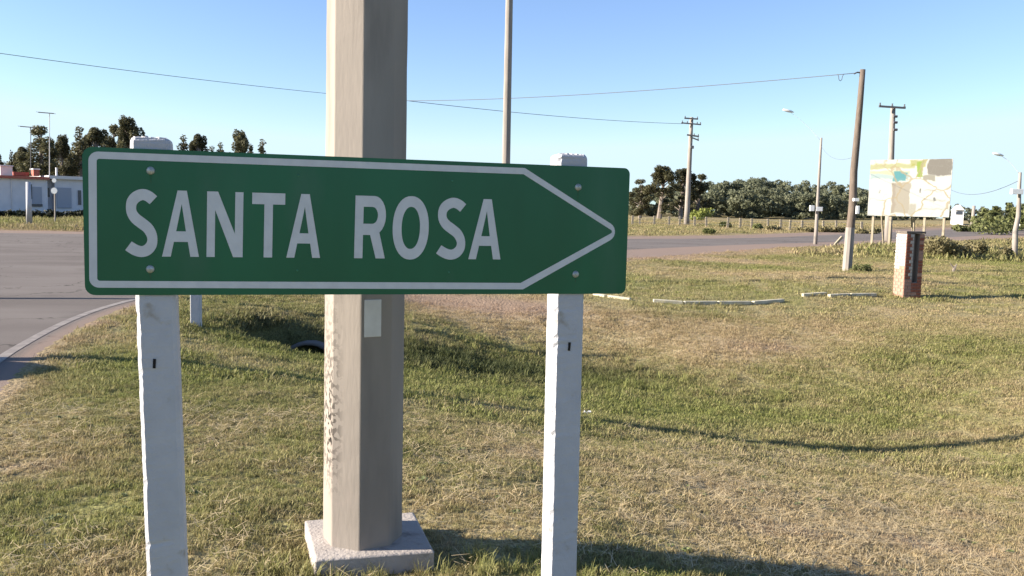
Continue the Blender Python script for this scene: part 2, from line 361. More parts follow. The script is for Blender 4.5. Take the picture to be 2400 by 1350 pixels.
def rounded(pts, rads, seg=7):
    out = []; n = len(pts)
    for i in range(n):
        p = Vector(pts[i]); a = (Vector(pts[i-1])-p).normalized(); b_ = (Vector(pts[(i+1)%n])-p).normalized(); r = rads[i]
        if r <= 0: out.append(tuple(p)); continue
        ang = a.angle(b_); d = r/math.tan(ang/2); c = p+(a+b_).normalized()*(r/math.sin(ang/2))
        s = p+a*d-c; e = p+b_*d-c
        sa = math.atan2(s.y, s.x); ea_ = math.atan2(e.y, e.x); da = (ea_-sa+math.pi) % (2*math.pi)-math.pi
        for k in range(seg+1):
            t = sa+da*k/seg; out.append((c.x+r*math.cos(t), c.y+r*math.sin(t)))
    return out
SW, SH_ = 1.780, .450
prism('panel', [rounded([(0,0),(SW,0),(SW,SH_),(0,SH_)], [.03,.022,.022,.03])], 0, .004, green, sign)
outer = rounded([(.0125,.0235),(1.393,.0165),(1.766,.2215),(1.389,.4365),(.0175,.4365)], [.028,0,.034,0,.028])
inner = rounded([(.035,.0445),(1.3845,.0390),(1.7265,.2230),(1.3845,.4150),(.0400,.4150)], [.008,0,.007,0,.008])
prism('arrow_border', [outer, inner], -.0012, -.0002, signwhite, sign)
V0, V1 = .1205, .3262
def place(pts, u0, u1): return [(u0+p[0]*(u1-u0)+.018*(p[1]-.5)*.2, V0+p[1]*(V1-V0)) for p in pts]
def letter(kind, u0, u1):
    if kind == 'A':
        o_ = [(0,0),(.405,1),(.655,1),(1,0),(.765,0),(.695,.225),(.315,.225),(.235,0)]
        h_ = [(.375,.385),(.52,.80),(.64,.385)]
        ol = [place(o_, u0, u1), place(h_, u0, u1)]
    elif kind == 'N':
        ol = [place([(0,0),(0,1),(.30,1),(.775,.36),(.775,1),(1,1),(1,0),(.735,0),(.225,.72),(.225,0)], u0, u1)]
    elif kind == 'T':
        ol = [place([(.37,0),(.37,.825),(0,.825),(0,1),(1,1),(1,.825),(.63,.825),(.63,0)], u0, u1)]
    elif kind == 'O':
        def ell(a, b_, pw, k=40): return [(.5+math.copysign(abs(math.cos(t))**pw, math.cos(t))*a, .5+math.copysign(abs(math.sin(t))**pw, math.sin(t))*b_) for t in [2*math.pi*i/k for i in range(k)]]
        ol = [place(ell(.5,.515,.93), u0, u1), place(ell(.255,.342,.93), u0, u1)]
    elif kind == 'R':
        def arc(cx, cy, a, b_, s, e, k=10): return [(cx+a*math.cos(R_(s+(e-s)*i/k)), cy+b_*math.sin(R_(s+(e-s)*i/k))) for i in range(k+1)]
        o_ = [(0,0),(0,1)]+arc(.62,.69,.38,.31,90,-62)+[(1.0,0),(.70,0),(.50,.375),(.27,.375),(.27,0)]
        h_ = [(.27,.555),(.27,.825)]+arc(.56,.69,.18,.135,90,-90)
        ol = [place(o_, u0, u1), place(h_, u0, u1)]
    elif kind == 'S':
        cl = [(.90,.845,.160),(.72,.905,.165),(.524,.925,.165),(.32,.885,.160),(.193,.818,.150),(.152,.735,.140),(.18,.648,.145),(.30,.567,.160),(.49,.50,.165),(.687,.43,.160),(.805,.347,.150),(.848,.259,.140),(.807,.17,.150),(.665,.098,.162),(.47,.072,.165),(.26,.098,.165),(.045,.157,.160)]
        H_ = V1-V0; W_ = u1-u0
        P = np.array([(u0+a*W_, V0+b_*H_, c_*H_) for a, b_, c_ in cl])
        Q = crom(P, np.linspace(0, 1, 80)); T_ = np.gradient(Q[:,:2], axis=0); T_ /= np.linalg.norm(T_, axis=1)[:,None]
        N_ = np.stack([-T_[:,1], T_[:,0]], 1)
        ol = [[tuple(q) for q in Q[:,:2]+N_*Q[:,2:]/2]+[tuple(q) for q in (Q[:,:2]-N_*Q[:,2:]/2)[::-1]]]
    prism('letter', ol, -.0012, -.0002, signwhite, sign)
for k, a, b_ in [('S',.1209,.2065),('A',.2225,.3305),('N',.3530,.4615),('T',.4882,.5896),('A',.5960,.7025),('R',.8120,.9130),('O',.9362,1.0575),('S',1.0884,1.1840),('A',1.1975,1.3110)]:
    letter(k, a, b_)
def bolt(u, v, r, m=zinc):
    mb = MB(); seg = 16; rings = [(r, 0), (r*.98, .0015), (r*.72, .0042), (r*.35, .0056), (0.0001, .006)]
    for rr, h_ in rings:
        for j in range(seg): mb.v.append(Vector((u+rr*math.cos(2*math.pi*j/seg), -.0004-h_*r/.0115, v+rr*math.sin(2*math.pi*j/seg))))
    for i in range(len(rings)-1):
        for j in range(seg): mb.f.append((i*seg+j, i*seg+(j+1)%seg, (i+1)*seg+(j+1)%seg, (i+1)*seg+j))
    return mb
for u, v in [(.191,.3845),(.186,.081),(1.586,.3765),(1.5866,.070)]: bolt(u, v, .0125).build('bolt', zinc, sign, True)
stain_m = mat('rust_dust_stain', (.05,.10,.05), .6, .3, col2=(.012,.095,.042), scale=40)
for u, v, ln in [(.191,.3845,.030),(.186,.081,.022),(1.586,.3765,.05),(1.5866,.070,.02)]:
    MB().add([(u-.004,-.00012,v-.010),(u+.004,-.00012,v-.010),(u+.0015,-.00012,v-.010-ln),(u-.001,-.00012,v-.010-ln*.9)], [(0,3,2,1)]).build('stain', stain_m, sign)
rivm = mat('rivet_green', (.03,.17,.09), .4, .5)
for u, v in [(.6313,.3853),(1.1352,.3841),(.6292,.0788),(1.1292,.0754)]: bolt(u, v, .0035).build('rivet', rivm, sign, True)

def sign_post(u_top, u_bot, label, slot_v, slot_u, wdt=.118, dep=.10, seed=1, top=.485):
    base = BLc+E1*u_bot-NRM*(.006+dep/2); zb = gz(base.x, base.y)
    root = empty('sign_post', (base.x, base.y, zb), math.atan2(E1.y, E1.x), label, 'post', 'white concrete posts that carry the sign')
    r_ = random.Random(seed); N = 150; z0 = -.25; z1 = 1.3053+top-zb
    zt = 1.3053-zb
    vs = []; fs = []; ch = .012
    hw, hd = wdt/2, dep/2
    ring = [(-hw+ch,-hd),(hw-ch,-hd),(hw,-hd+ch),(hw,hd-ch),(hw-ch,hd),(-hw+ch,hd),(-hw,hd-ch),(-hw,-hd+ch)]
    m_ = len(ring); zs = [z0+(z1-.03-z0)*i/(N-5) for i in range(N-4)]+[z1-.016, z1-.010, z1-.005, z1-.001, z1]
    wear = 0.0
    for i, z in enumerate(zs):
        wear = max(0, wear*.86+(r_.uniform(.0003, .0016) if r_.random() < .22 else 0)-.0002)
        xo = (u_top-u_bot)*(z-(zt-.9))/1.37 if True else 0
        k = 1.0 if i < N-3 else (.985, .955, .90, .80)[i-(N-3)]
        for j, (x, y) in enumerate(ring):
            jit = .0006 if j in (0, 7) else .0005
            chip = (wear+(r_.random() < .05)*r_.uniform(.001, .004)) if j in (0, 7) else (wear*.3 if j in (1, 2) and i % 7 == 0 else 0)
            vs.append((xo+x*k+r_.uniform(-1,1)*jit+chip, y*k+r_.uniform(-1,1)*jit+chip*.6, z+(r_.uniform(-.004,.006) if i == N else 0)))
    for i in range(N):
        for j in range(m_): fs.append((i*m_+j, i*m_+(j+1)%m_, (i+1)*m_+(j+1)%m_, (i+1)*m_+j))
    fs.append(tuple(N*m_+j for j in range(m_)))
    o_ = mesh_obj('shaft', vs, fs, white_post, root)
    mb = MB()                       # crusty broken rim on the head of the post
    for k in range(40):
        a = r_.uniform(-.85, .85)*hw*.86; b_ = r_.uniform(-.8, .8)*hd*.8; s = r_.uniform(.003, .008)
        xo = (u_top-u_bot)*(z1-(zt-.9))/1.37
        mb.box((xo+a, b_, z1+s*.15), (s*1.8, s*1.6, s), Matrix.Rotation(r_.uniform(0,3), 3, 'Z') @ Matrix.Rotation(r_.uniform(-.5,.5), 3, 'X'))
    mb.build('crumbled_top', white_post, root)
    zz = zt+slot_v; xo = (u_top-u_bot)*(zz-(zt-.9))/1.37
    MB().box((xo+slot_u, -hd+.001, zz), (.0085, .006, .030), Matrix.Rotation(.05, 3, 'Y')).build('bolt_slot', dark, root)
    return root
sign_post(.1877, .219, 'white concrete post under the left end of the sign, near letter S', -.217, -.010, seed=3)
sign_post(1.567, 1.5765, 'white concrete post under the right end of the sign, behind the arrow tip', -.190, .002, wdt=.112, seed=8, top=.490)

# ------------------------------------------------------------------ octagonal concrete pole on its footing
pole = empty('concrete_pole', (-.67, 3.87, 0), 0, 'thick octagonal concrete pole on a square footing, rising behind the green sign', 'pole')
mb = MB(); r0 = .183; HP = 11.0; rot = R_(-84.6)          # an edge turned towards the viewer
ringn = 8; hs_ = [0]+list(np.linspace(.03, 3.2, 40))+[5, 7, 9, HP]; rj = random.Random(5)
for z in hs_:
    rr = r0*(1-.030*z/2.5*.5) if z < 3.3 else r0*(1-.028*z/2.5)
    rr = r0*(1-.0095*z)
    for j in range(ringn):
        jt = rj.uniform(-.0009, .0009)
        mb.v.append(Vector(((rr+jt)*math.cos(rot+2*math.pi*j/8)-.006*0, (rr+jt)*math.sin(rot+2*math.pi*j/8), z+.062)))
for i in range(len(hs_)-1):
    for j in range(8): mb.f.append((i*8+j, i*8+(j+1)%8, (i+1)*8+(j+1)%8, (i+1)*8+j))
mb.f.append(tuple((len(hs_)-1)*8+j for j in range(8)))
# pole material with black lichen specks low on the lit side
pm = mat('pole_concrete_lichen', (.30,.262,.23), .88, .2, col2=(.235,.207,.183), scale=1.6, bump=.12, bscale=30, stretch=(2,2,.35), dirt=((.20,.175,.155), 4, .54, .74))
n = pm.node_tree.nodes; L = pm.node_tree.links; b = n['Principled BSDF']; src = b.inputs['Base Color'].links[0].from_socket
tc = n.new('ShaderNodeTexCoord'); t1_ = n.new('ShaderNodeTexNoise'); t1_.inputs['Scale'].default_value = 42; t1_.inputs['Detail'].default_value = 3
L.new(tc.outputs['Object'], t1_.inputs['Vector'])
sx = n.new('ShaderNodeSeparateXYZ'); L.new(tc.outputs['Object'], sx.inputs[0])
def rg(o_, a, b_, c_, d_):
    r = n.new('ShaderNodeMapRange'); L.new(o_, r.inputs[0]); [setattr(r.inputs[i+1], 'default_value', q) for i, q in enumerate((a, b_, c_, d_))]; return r.outputs[0]
def mt(op, a, b_):
    m_ = n.new('ShaderNodeMath'); m_.operation = op; m_.use_clamp = op != 'SUBTRACT'
    for i, q in ((0, a), (1, b_)):
        if isinstance(q, float): m_.inputs[i].default_value = q
        else: L.new(q, m_.inputs[i])
    return m_.outputs[0]
zband = mt('MULTIPLY', rg(sx.outputs[2], .25, .55, 0., 1.), rg(sx.outputs[2], .62, 1.3, 1., 0.))
xband = mt('MULTIPLY', rg(sx.outputs[0], -.06, -.125, 0., 1.), rg(sx.outputs[0], -.185, -.155, 0.35, 1.))
spk = mt('MULTIPLY', rg(t1_.outputs[0], .50, .54, 0., 1.), mt('MULTIPLY', zband, xband))
m1 = n.new('ShaderNodeMix'); m1.data_type = 'RGBA'; L.new(spk, m1.inputs[0]); L.new(src, m1.inputs[6]); m1.inputs[7].default_value = (.014,.012,.010,1)
t2_ = n.new('ShaderNodeTexNoise'); t2_.inputs['Scale'].default_value = 14; t2_.inputs['Detail'].default_value = 5; L.new(tc.outputs['Object'], t2_.inputs['Vector'])
sp2 = mt('MULTIPLY', rg(t2_.outputs[0], .50, .66, 0., .75), mt('MULTIPLY', rg(sx.outputs[2], .9, .1, 0., 1.), rg(sx.outputs[0], .0, -.05, .15, 1.)))
m2 = n.new('ShaderNodeMix'); m2.data_type = 'RGBA'; L.new(sp2, m2.inputs[0]); L.new(m1.outputs[2], m2.inputs[6]); m2.inputs[7].default_value = (.27,.23,.205,1)
L.new(m2.outputs[2], b.inputs['Base Color'])
bevel(mb.build('shaft', pm, pole), .005, 2, 20)
# footing
fc = [(-.825,3.575),(-.318,3.705),(-.47,4.20),(-.985,4.045)]
mb = MB(); 
for z, g_ in ((-.12, 1.0), (.055, 1.0), (.062, .985)):
    cx, cy = np.mean(fc, 0)
    for x, y in fc: mb.v.append(Vector((cx+(x-cx)*g_+.67, cy+(y-cy)*g_-3.87, z)))
for i in range(2):
    for j in range(4): mb.f.append((i*4+j, i*4+(j+1)%4, (i+1)*4+(j+1)%4, (i+1)*4+j))
mb.f.append((8,9,10,11))
slab_m = mat('footing_concrete', (.40,.36,.33), .9, .2, col2=(.32,.285,.26), scale=5, bump=.6, bscale=50, dirt=((.20,.17,.15), 9, .60, .74))
bevel(mb.build('footing', slab_m, pole), .012, 3)
# pale plate on the shaded face
fn = Vector((math.cos(rot+math.pi/8), math.sin(rot+math.pi/8), 0)); ft = Vector((-fn.y, fn.x, 0))
ap = r0*(1-.0095*1.1)*math.cos(math.pi/8)
pc = fn*(ap+.0015)
Mp = Matrix((ft, fn, Vector((0,0,1)))).transposed()
q = atY(874, 747, 3.70)
bevel(MB().box(pc+ft*(-.018)+Vector((0,0,q.z)), (.078,.005,.165), Mp).build('number_plate', mat('plate_grey', (.62,.60,.57), .6, col2=(.56,.54,.51), scale=20), pole), .002, 1)

# ------------------------------------------------------------------ leaf clumps for crowns
def crown_mesh(name, blobs_, nleaf, size, m, seed=0, flat=.6, trunk=None):
    r = np.random.default_rng(seed); V = []; Fc = []
    vol = np.array([b_[3]*b_[4]*b_[5] for b_ in blobs_])**(2/3); vol /= vol.sum()
    pick = r.choice(len(blobs_), nleaf, p=vol); B = np.array(blobs_)[pick]
    d = r.normal(size=(nleaf, 3)); d /= np.linalg.norm(d, axis=1)[:,None]; rad = r.uniform(.35, 1.08, nleaf)**.6
    C_ = B[:,:3]+d*rad[:,None]*B[:,3:6]
    nrm_ = d*.6+r.normal(size=(nleaf,3))*.7; nrm_ /= np.linalg.norm(nrm_, axis=1)[:,None]
    a = np.cross(nrm_, r.normal(size=(nleaf,3))); a /= np.linalg.norm(a, axis=1)[:,None]; b_ = np.cross(nrm_, a)
    s = size*r.uniform(.5, 1.4, nleaf)[:,None]
    q = np.stack([C_-a*s, C_-b_*s*flat, C_+a*s, C_+b_*s*flat], 1).reshape(-1, 3)
    fi = np.arange(nleaf*4).reshape(-1, 4)
    me = bpy.data.meshes.new(name); me.from_pydata(q.tolist(), [], fi.tolist()); me.update(); me.materials.append(m)
    at_ = me.attributes.new('shade', 'FLOAT', 'FACE'); bs = r.uniform(0, 1, len(blobs_))[pick]*.6+r.uniform(0, 1, nleaf)*.4
    at_.data.foreach_set('value', bs.astype('f')); return me
def leaf_mat(name, c1, c2, trans=.25):
    m = bpy.data.materials.new(name); m.use_nodes = True; n = m.node_tree.nodes; L = m.node_tree.links
    b = n['Principled BSDF']; b.inputs['Roughness'].default_value = .7; b.inputs['Specular IOR Level'].default_value = .25
    a = n.new('ShaderNodeAttribute'); a.attribute_name = 'shade'
    mx_ = n.new('ShaderNodeMix'); mx_.data_type = 'RGBA'; L.new(a.outputs['Fac'], mx_.inputs[0]); mx_.inputs[6].default_value = (*c1, 1); mx_.inputs[7].default_value = (*c2, 1)
    oi = n.new('ShaderNodeObjectInfo'); hv = n.new('ShaderNodeHueSaturation'); L.new(mx_.outputs[2], hv.inputs['Color'])
    mr_ = n.new('ShaderNodeMapRange'); mr_.inputs[3].default_value = .8; mr_.inputs[4].default_value = 1.2; L.new(oi.outputs['Random'], mr_.inputs[0]); L.new(mr_.outputs[0], hv.inputs['Value'])
    L.new(hv.outputs[0], b.inputs['Base Color'])
    tr = n.new('ShaderNodeBsdfTranslucent'); L.new(hv.outputs[0], tr.inputs[0]); ms = n.new('ShaderNodeMixShader'); ms.inputs[0].default_value = trans
    out = n['Material Output']; L.new(b.outputs[0], ms.inputs[1]); L.new(tr.outputs[0], ms.inputs[2]); L.new(ms.outputs[0], out.inputs[0]); return m
euc = leaf_mat('eucalyptus_leaves', (.055,.055,.028), (.14,.132,.070), .35)
pine = leaf_mat('pine_needles', (.14,.155,.095), (.27,.28,.18), .45)
olive = leaf_mat('bush_leaves', (.085,.10,.035), (.20,.21,.085))
dryl = leaf_mat('dry_bush_leaves', (.14,.125,.06), (.28,.24,.125))
brightl = leaf_mat('yellow_green_leaves', (.13,.16,.035), (.24,.26,.07))
bark = mat('bark', (.17,.14,.12), .95, col2=(.26,.22,.19), scale=6, bump=.5)

def tree_proto(kind, seed):
    r = random.Random(seed); Hh = 1.0
    root = empty('eucalyptus_tree' if kind == 'euc' else 'pine_tree', (0, 0, -50))
    tb = MB()
    if kind == 'euc':
        lean = r.uniform(-.05, .05)
        tp = [Vector((lean*z, r.uniform(-.01,.01), z)) for z in (0, .25, .5, .72, .9)]
        tb.tube(tp, [.028,.022,.017,.011,.005], 7)
        bl = []
        for k in range(r.randint(34, 42)):
            z = r.uniform(.12, .95); sp = .20*(1.05-abs(z-.45)*1.2); a = r.uniform(0, 6.28); rr = r.uniform(.2, 1)*sp
            p = Vector((math.cos(a)*rr+lean*z, math.sin(a)*rr, z)); s = r.uniform(.028, .065)
            bl.append((p.x, p.y, p.z, s*.95, s*.95, s*1.25))
            tb.tube([Vector((lean*(z-.12), 0, max(.15, z-.14))), p], [.009, .003], 5)
        bl.append((lean, 0, .95, .05, .05, .06))
        tb.build('trunk', bark, root)
        me = crown_mesh('crown', bl, 8000, .0125, euc, seed)
    else:
        tb.tube([(0,0,0),(0,0,.5),(0,0,.97)], [.024,.015,.004], 7); bl = []
        for k in range(14):
            z = .10+.06*k; s = .19*(1.08-(k/14)**1.3)
            for q_ in range(3):
                a = r.uniform(0, 6.28); o2 = s*r.uniform(.2, .8)
                bl.append((math.cos(a)*o2, math.sin(a)*o2, z+r.uniform(-.03,.03), s*.42, s*.42, .06))
                tb.tube([Vector((0, 0, z-.02)), Vector((math.cos(a)*o2, math.sin(a)*o2, z))], [.006, .002], 4)
        bl.append((0, 0, .96, .025, .025, .05))
        tb.build('trunk', bark, root)
        me = crown_mesh('crown', bl, 7000, .012, euc, seed)
    c_ = bpy.data.objects.new('crown', me); COL.objects.link(c_); c_.parent = root
    return root
PR = {'euc': [tree_proto('euc', s) for s in (1, 2, 3)], 'pine': [tree_proto('pine', s) for s in (4, 5)]}
used_p = set()
def put_tree(px, ytop, Y, kind, v, label, group, wide=1.0, rz=None):
    pr = PR[kind][v % len(PR[kind])]
    o_ = pr if id(pr) not in used_p else copy_tree(pr); used_p.add(id(pr))
    g = on(px, 480, Y); t = atY(px, ytop, Y); h_ = t.z-g.z
    o_.location = g; o_.scale = (h_*wide, h_*wide, h_); o_.rotation_euler = (0, 0, rz if rz is not None else random.uniform(0, 6.28))
    tag(o_, label, 'tree', group)
TG = 'trees behind the white house'
for px, yt, Y, k, v, wd_, lb in [
    (-18,338,118,'euc',1,1.0,'dark tree at the very left edge, behind the red roof edge'),
    (30,352,124,'pine',0,1.0,'slim dark tree between the picture edge and the broad round tree'),
    (92,294,112,'euc',0,1.45,'broadest dark tree, rising behind the two roof aerials'),
    (60,345,122,'euc',2,1.1,'low bushy tree leaning over the white chimney, left of the broad tree'),
    (152,318,118,'euc',1,.85,'narrow dark tree right of the broad tree behind the aerials'),
    (190,298,120,'pine',1,1.7,'pointed dark tree above the left top corner of the green sign'),
    (232,300,124,'euc',2,1.2,'loose tree over the sign corner, left of the taller bare-topped one'),
    (262,292,122,'euc',0,1.1,'thin-crowned tree just left of the tallest one by the left post head'),
    (298,276,118,'euc',1,1.05,'tallest tree, rising right beside the head of the left sign post'),
    (432,317,126,'pine',0,2.0,'slender pointed tree first to the right of the left post head'),
    (470,315,128,'euc',2,.9,'bushy treetop second to the right of the left post head'),
    (497,343,132,'pine',1,1.9,'lowest small treetop barely showing over the sign edge'),
    (518,334,132,'pine',0,1.8,'tiny pointed treetop between two taller ones above the sign'),
    (566,308,126,'euc',1,.95,'tall ragged treetop above the letter T of the sign'),
    (586,338,130,'pine',1,1.9,'short treetop leaning against the tall ragged one above the letter T'),
    (616,327,128,'pine',0,2.0,'last pointed treetop before the octagonal pole')]:
    put_tree(px, yt, Y, k, v, lb, TG, wd_)
for px, yt, Y, v, wd_, lb in [
    (1500,420,120,0,1.8,'tree directly beside the right end of the green sign'),
    (1546,390,118,1,1.9,'tall dark tree with a rounded head, left of the double-armed pole'),
    (1596,395,122,2,1.7,'dark tree crown that shows right behind the double-armed pole'),
    (1634,408,124,0,1.8,'dark tree just right of the double-armed pole'),]:
    put_tree(px, yt, Y, 'euc', v, lb, 'dark trees at the left end of the far wood', wd_)

# far wood: one mass
def wood(name, spec, m, leafs, size, seed):
    r = random.Random(seed); bl = []
    for px, yt, Y in spec:
        g = on(px, 480, Y); t = atY(px, yt, Y); h_ = t.z-g.z
        for k in range(9):
            z = g.z+h_*r.uniform(.06, .86); s = h_*r.uniform(.10, .20)
            bl.append((g.x+r.uniform(-1, 1)*h_*.30, g.y+r.uniform(-1, 1)*h_*.3, z, s*1.1, s*1.1, s*.8))
        bl.append((g.x, g.y, t.z-h_*.09, h_*.13, h_*.13, h_*.09))
    me = crown_mesh(name, bl, leafs, size, m, seed); o_ = bpy.data.objects.new(name, me); COL.objects.link(o_); return o_
sp = []; r = random.Random(3)
def top(px): return float(np.interp(px, [1640,1700,1760,1850,1950,2030,2120,2200,2232,2290,2330,2380,2440,2600,2900],[432,417,414,422,428,436,450,462,472,484,482,474,466,470,480]))
for row, Y in enumerate((150, 160, 172)):
    px = 1480+row*8
    while px < 2470: sp.append((px, top(max(px,1640))+r.uniform(-5, 13)+(2-row)*9, Y+r.uniform(-3, 3))); px += r.uniform(15, 26)
tag(wood('far_wood', sp, pine, 110000, .24, 4), 'grey-green wood along the horizon on the right', 'wood', kind='stuff')
sp = []
for row, Y in enumerate((92, 102)):
    px = 2300+row*8
    while px < 2700: sp.append((px, top(px)+r.uniform(-3, 12)+(1-row)*14, Y+r.uniform(-3, 3))); px += r.uniform(20, 34)
tag(wood('green_thicket', sp, olive, 26000, .18, 5), 'green thicket on the rise at the right picture edge', 'thicket', kind='stuff')
sp = []; px = -70
while px < 640: sp.append((px, float(np.interp(px, [-70,120,200,300,420,640],[372,362,340,345,362,378]))+r.uniform(-8, 16), 132+r.uniform(-5,5))); px += r.uniform(12, 22)
tag(wood('tree_belt', sp, euc, 50000, .20, 8), 'dark tree belt filling in behind the white house', 'wood', kind='stuff')
sp = []; px = 560
while px < 1500: sp.append((px, r.uniform(440, 462), 165+r.uniform(-5,5))); px += r.uniform(18, 30)
tag(wood('low_tree_belt', sp, pine, 16000, .32, 6), 'low tree belt on the horizon behind the green sign', 'wood', kind='stuff')

# ------------------------------------------------------------------ bushes
def bush(name, px, ybase, Y, wpx, hpx, m, label, leaves=900, group=None, seed=0, depth=.8, lsize=None):
    r = random.Random(seed+int(px)); g = on(px, ybase, Y); s = Y/FPX; W = wpx*s; Hh = hpx*s
    bl = [(r.uniform(-.36,.36)*W, r.uniform(-.3,.3)*W*depth, Hh*r.uniform(.2,.6), W*r.uniform(.14,.24), W*.18*depth, Hh*r.uniform(.25,.42)) for _ in range(9)]
    me = crown_mesh('foliage', bl, leaves, lsize or max(.03, Hh*.07), m, seed)
    root = empty(name, g, 0, label, 'bush', group); o_ = bpy.data.objects.new('foliage', me); COL.objects.link(o_); o_.parent = root
    tb = MB()
    for k in range(5): tb.tube([(0,0,-.05),(r.uniform(-.3,.3)*W, r.uniform(-.1,.1)*W, Hh*.6)], [.02*max(1,Hh), .006], 5)
    tb.build('stem', bark, root); return root
bush('bush', 2235, 604, 35, 150, 58, dryl, 'wide brown scrubby bush right of the billboard legs', 2600, seed=1, lsize=.06)
bush('bush', 2290, 600, 36, 60, 46, dryl, 'low brown shrub leaning against the wide scrubby bush', 1100, seed=12, lsize=.06)
bush('bush', 2020, 634, 27.6, 46, 24, olive, 'small green weed clump at the foot of the tall leaning pole', 500, seed=2, lsize=.035)
bush('bush', 2120, 595, 35, 90, 24, dryl, 'low dry shrub between the billboard legs', 900, seed=3, lsize=.05)
bush('bush', 2362, 612, 35, 34, 46, dryl, 'dark upright shrub beside the kinked pole at the right edge', 900, seed=4, lsize=.05)
bush('bush', 1640, 505, 108, 66, 34, brightl, 'yellow-green bush in front of the wood by the double-armed pole', 900, seed=5, lsize=.16)
for i, (px, yb, Y, wp, hp, m, lb) in enumerate([(1700,527,84,30,16,olive,'round dark bush on the fence line, nearest the double-armed pole'),(1775,529,82,26,14,olive,'dark bush by the middle of the wire fence'),
    (1812,532,80,44,12,dryl,'flat dry bush low in the middle of the fence line'),(1890,533,80,40,14,dryl,'dry bush just left of the short lamp pole'),(1950,535,78,70,20,dryl,'pale dry shrub row between the two timber poles'),
    (2030,540,76,60,18,dryl,'dry shrub seen under the left corner of the billboard'),(2330,530,78,120,46,olive,'big round green bush at the foot of the thicket'),(2262,522,86,60,20,olive,'green bush below the little white house'),(1660,552,66,26,12,olive,'tiny dark shrub on the far verge of the road')]):
    bush('bush', px, yb, Y, wp, hp, m, lb, 700, seed=20+i, lsize=.14)

# ------------------------------------------------------------------ concrete / timber poles
def round_pole(name, base, top_, r0, r1, m, parent=None, n=10, kinks=None):
    mb = MB(); pts = [base+(top_-base)*t for t in np.linspace(0, 1, 7)]
    if kinks: pts = [p+Vector((k, 0, 0)) for p, k in zip(pts, kinks)]
    pts[0] = pts[0]-Vector((0,0,.4)); rr = [r0+(r1-r0)*t for t in np.linspace(0, 1, 7)]
    return mb.tube(pts, rr, n).build(name, m, parent, True)
def pole_root(name, px, yb, Y, label, cat='utility pole', group=None):
    g = on(px, yb, Y); return empty(name, g, 0, label, cat, group), g
# tall slim pole behind the sign
root, g = pole_root('street_pole', 1180.5, 664, 21.5, 'slim tall pale pole that rises behind the sign and leaves the top of the picture')
t = atY(1199.5, -300, 21.5); bevel(round_pole('shaft', Vector((0,0,0)), t-g, .115, .08, conc2, root, 8), .005, 1)
# leaning timber pole
TP = []
root, g = pole_root('timber_pole', 1985, 633, 28, 'tall leaning timber pole with a pale foot, left of the billboard')
t = atY(2022, 163, 28)-g
round_pole('shaft', Vector((0,0,0)), t, .145, .085, wood_grey, root, 10, [0,.0,.02,-.03,-.01,0,0])
mb = MB(); mb.tube([(0,0,.0),t*.22], [.152,.140], 10).build('pale_foot', conc2, root)
q = atY(2016, 172, 28)-g; MB().tube([q+Vector((.08,0,.02)), q+Vector((-.1,0,.03)), q+Vector((-.2,0,-.02))], .025, 6).build('hook', steel, root)
MB().box(atY(2006, 468, 27.8)-g, (.16,.12,.10)).build('bracket', lampw, root)
bevel(MB().box(atY(2010, 492, 27.75)-g, (.09,.10,.26)).build('meter_box', lampw, root), .01)
WB1 = g+q+Vector((-.2,0,0))
# short pole with lamp on the left of it
def lamp_pole(px, yb, Y, px2, yt, lx, ly, label, boxes, kinks=None, r0=.12, pale=True):
    root, g = pole_root('lamp_pole', px, yb, Y, label, 'street light', 'thin street light poles along the road')
    t = atY(px2, yt, Y)-g; round_pole('shaft', Vector((0,0,0)), t, r0, .06, conc2 if pale else wood_grey, root, 8, kinks)
    lp = atY(lx, ly, Y)-g
    m_ = [t*.97+(lp-t*.97)*s+Vector((0,0,math.sin(s*math.pi)*.12)) for s in np.linspace(0,1,8)]
    MB().tube(m_, .008, 5).build('arm', lampw, root, True)
    mb = MB(); R2 = Matrix.Rotation(R_(12), 3, 'Y'); N = 10; k0 = len(mb.v)
    sc_ = Y/FPX*13
    for i in range(N+1):
        f_ = i/N; rr = math.sin(math.pi*min(1, .12+f_*.86))**.6*sc_*.36
        for j in range(8):
            an = 2*math.pi*j/8; mb.v.append(lp+R2 @ Vector(((f_-.5)*2*sc_, math.cos(an)*rr, math.sin(an)*rr*.7)))
    for i in range(N):
        for j in range(8): mb.f.append((i*8+j, i*8+(j+1)%8, (i+1)*8+(j+1)%8, (i+1)*8+j))
    mb.f.append(tuple(range(8))[::-1]); mb.f.append(tuple(N*8+j for j in range(8)))
    mb.build('lamp_head', lampw, root, True)
    for (bx, by, bw, bh) in boxes:
        c_ = atY(bx, by, Y-.15)-g; s = Y/FPX; bevel(MB().box(c_, (bw*s, .16, bh*s)).build('control_box', lampw, root), .01)
    return g, t
g1, t1v = lamp_pole(1911, 572, 50, 1925, 323, 1848, 260, 'short thin pole left of the timber one, its lamp held out to the left', [(1903,488,10,13),(1920,490,14,10)])
lamp_pole(2379, 612, 36, 2391, 404, 2340, 362, 'kinked pale pole at the right picture edge with its lamp far to the left', [(2383,449,26,12)], [0,-.05,-.06,.03,.02,.0,0], .13)
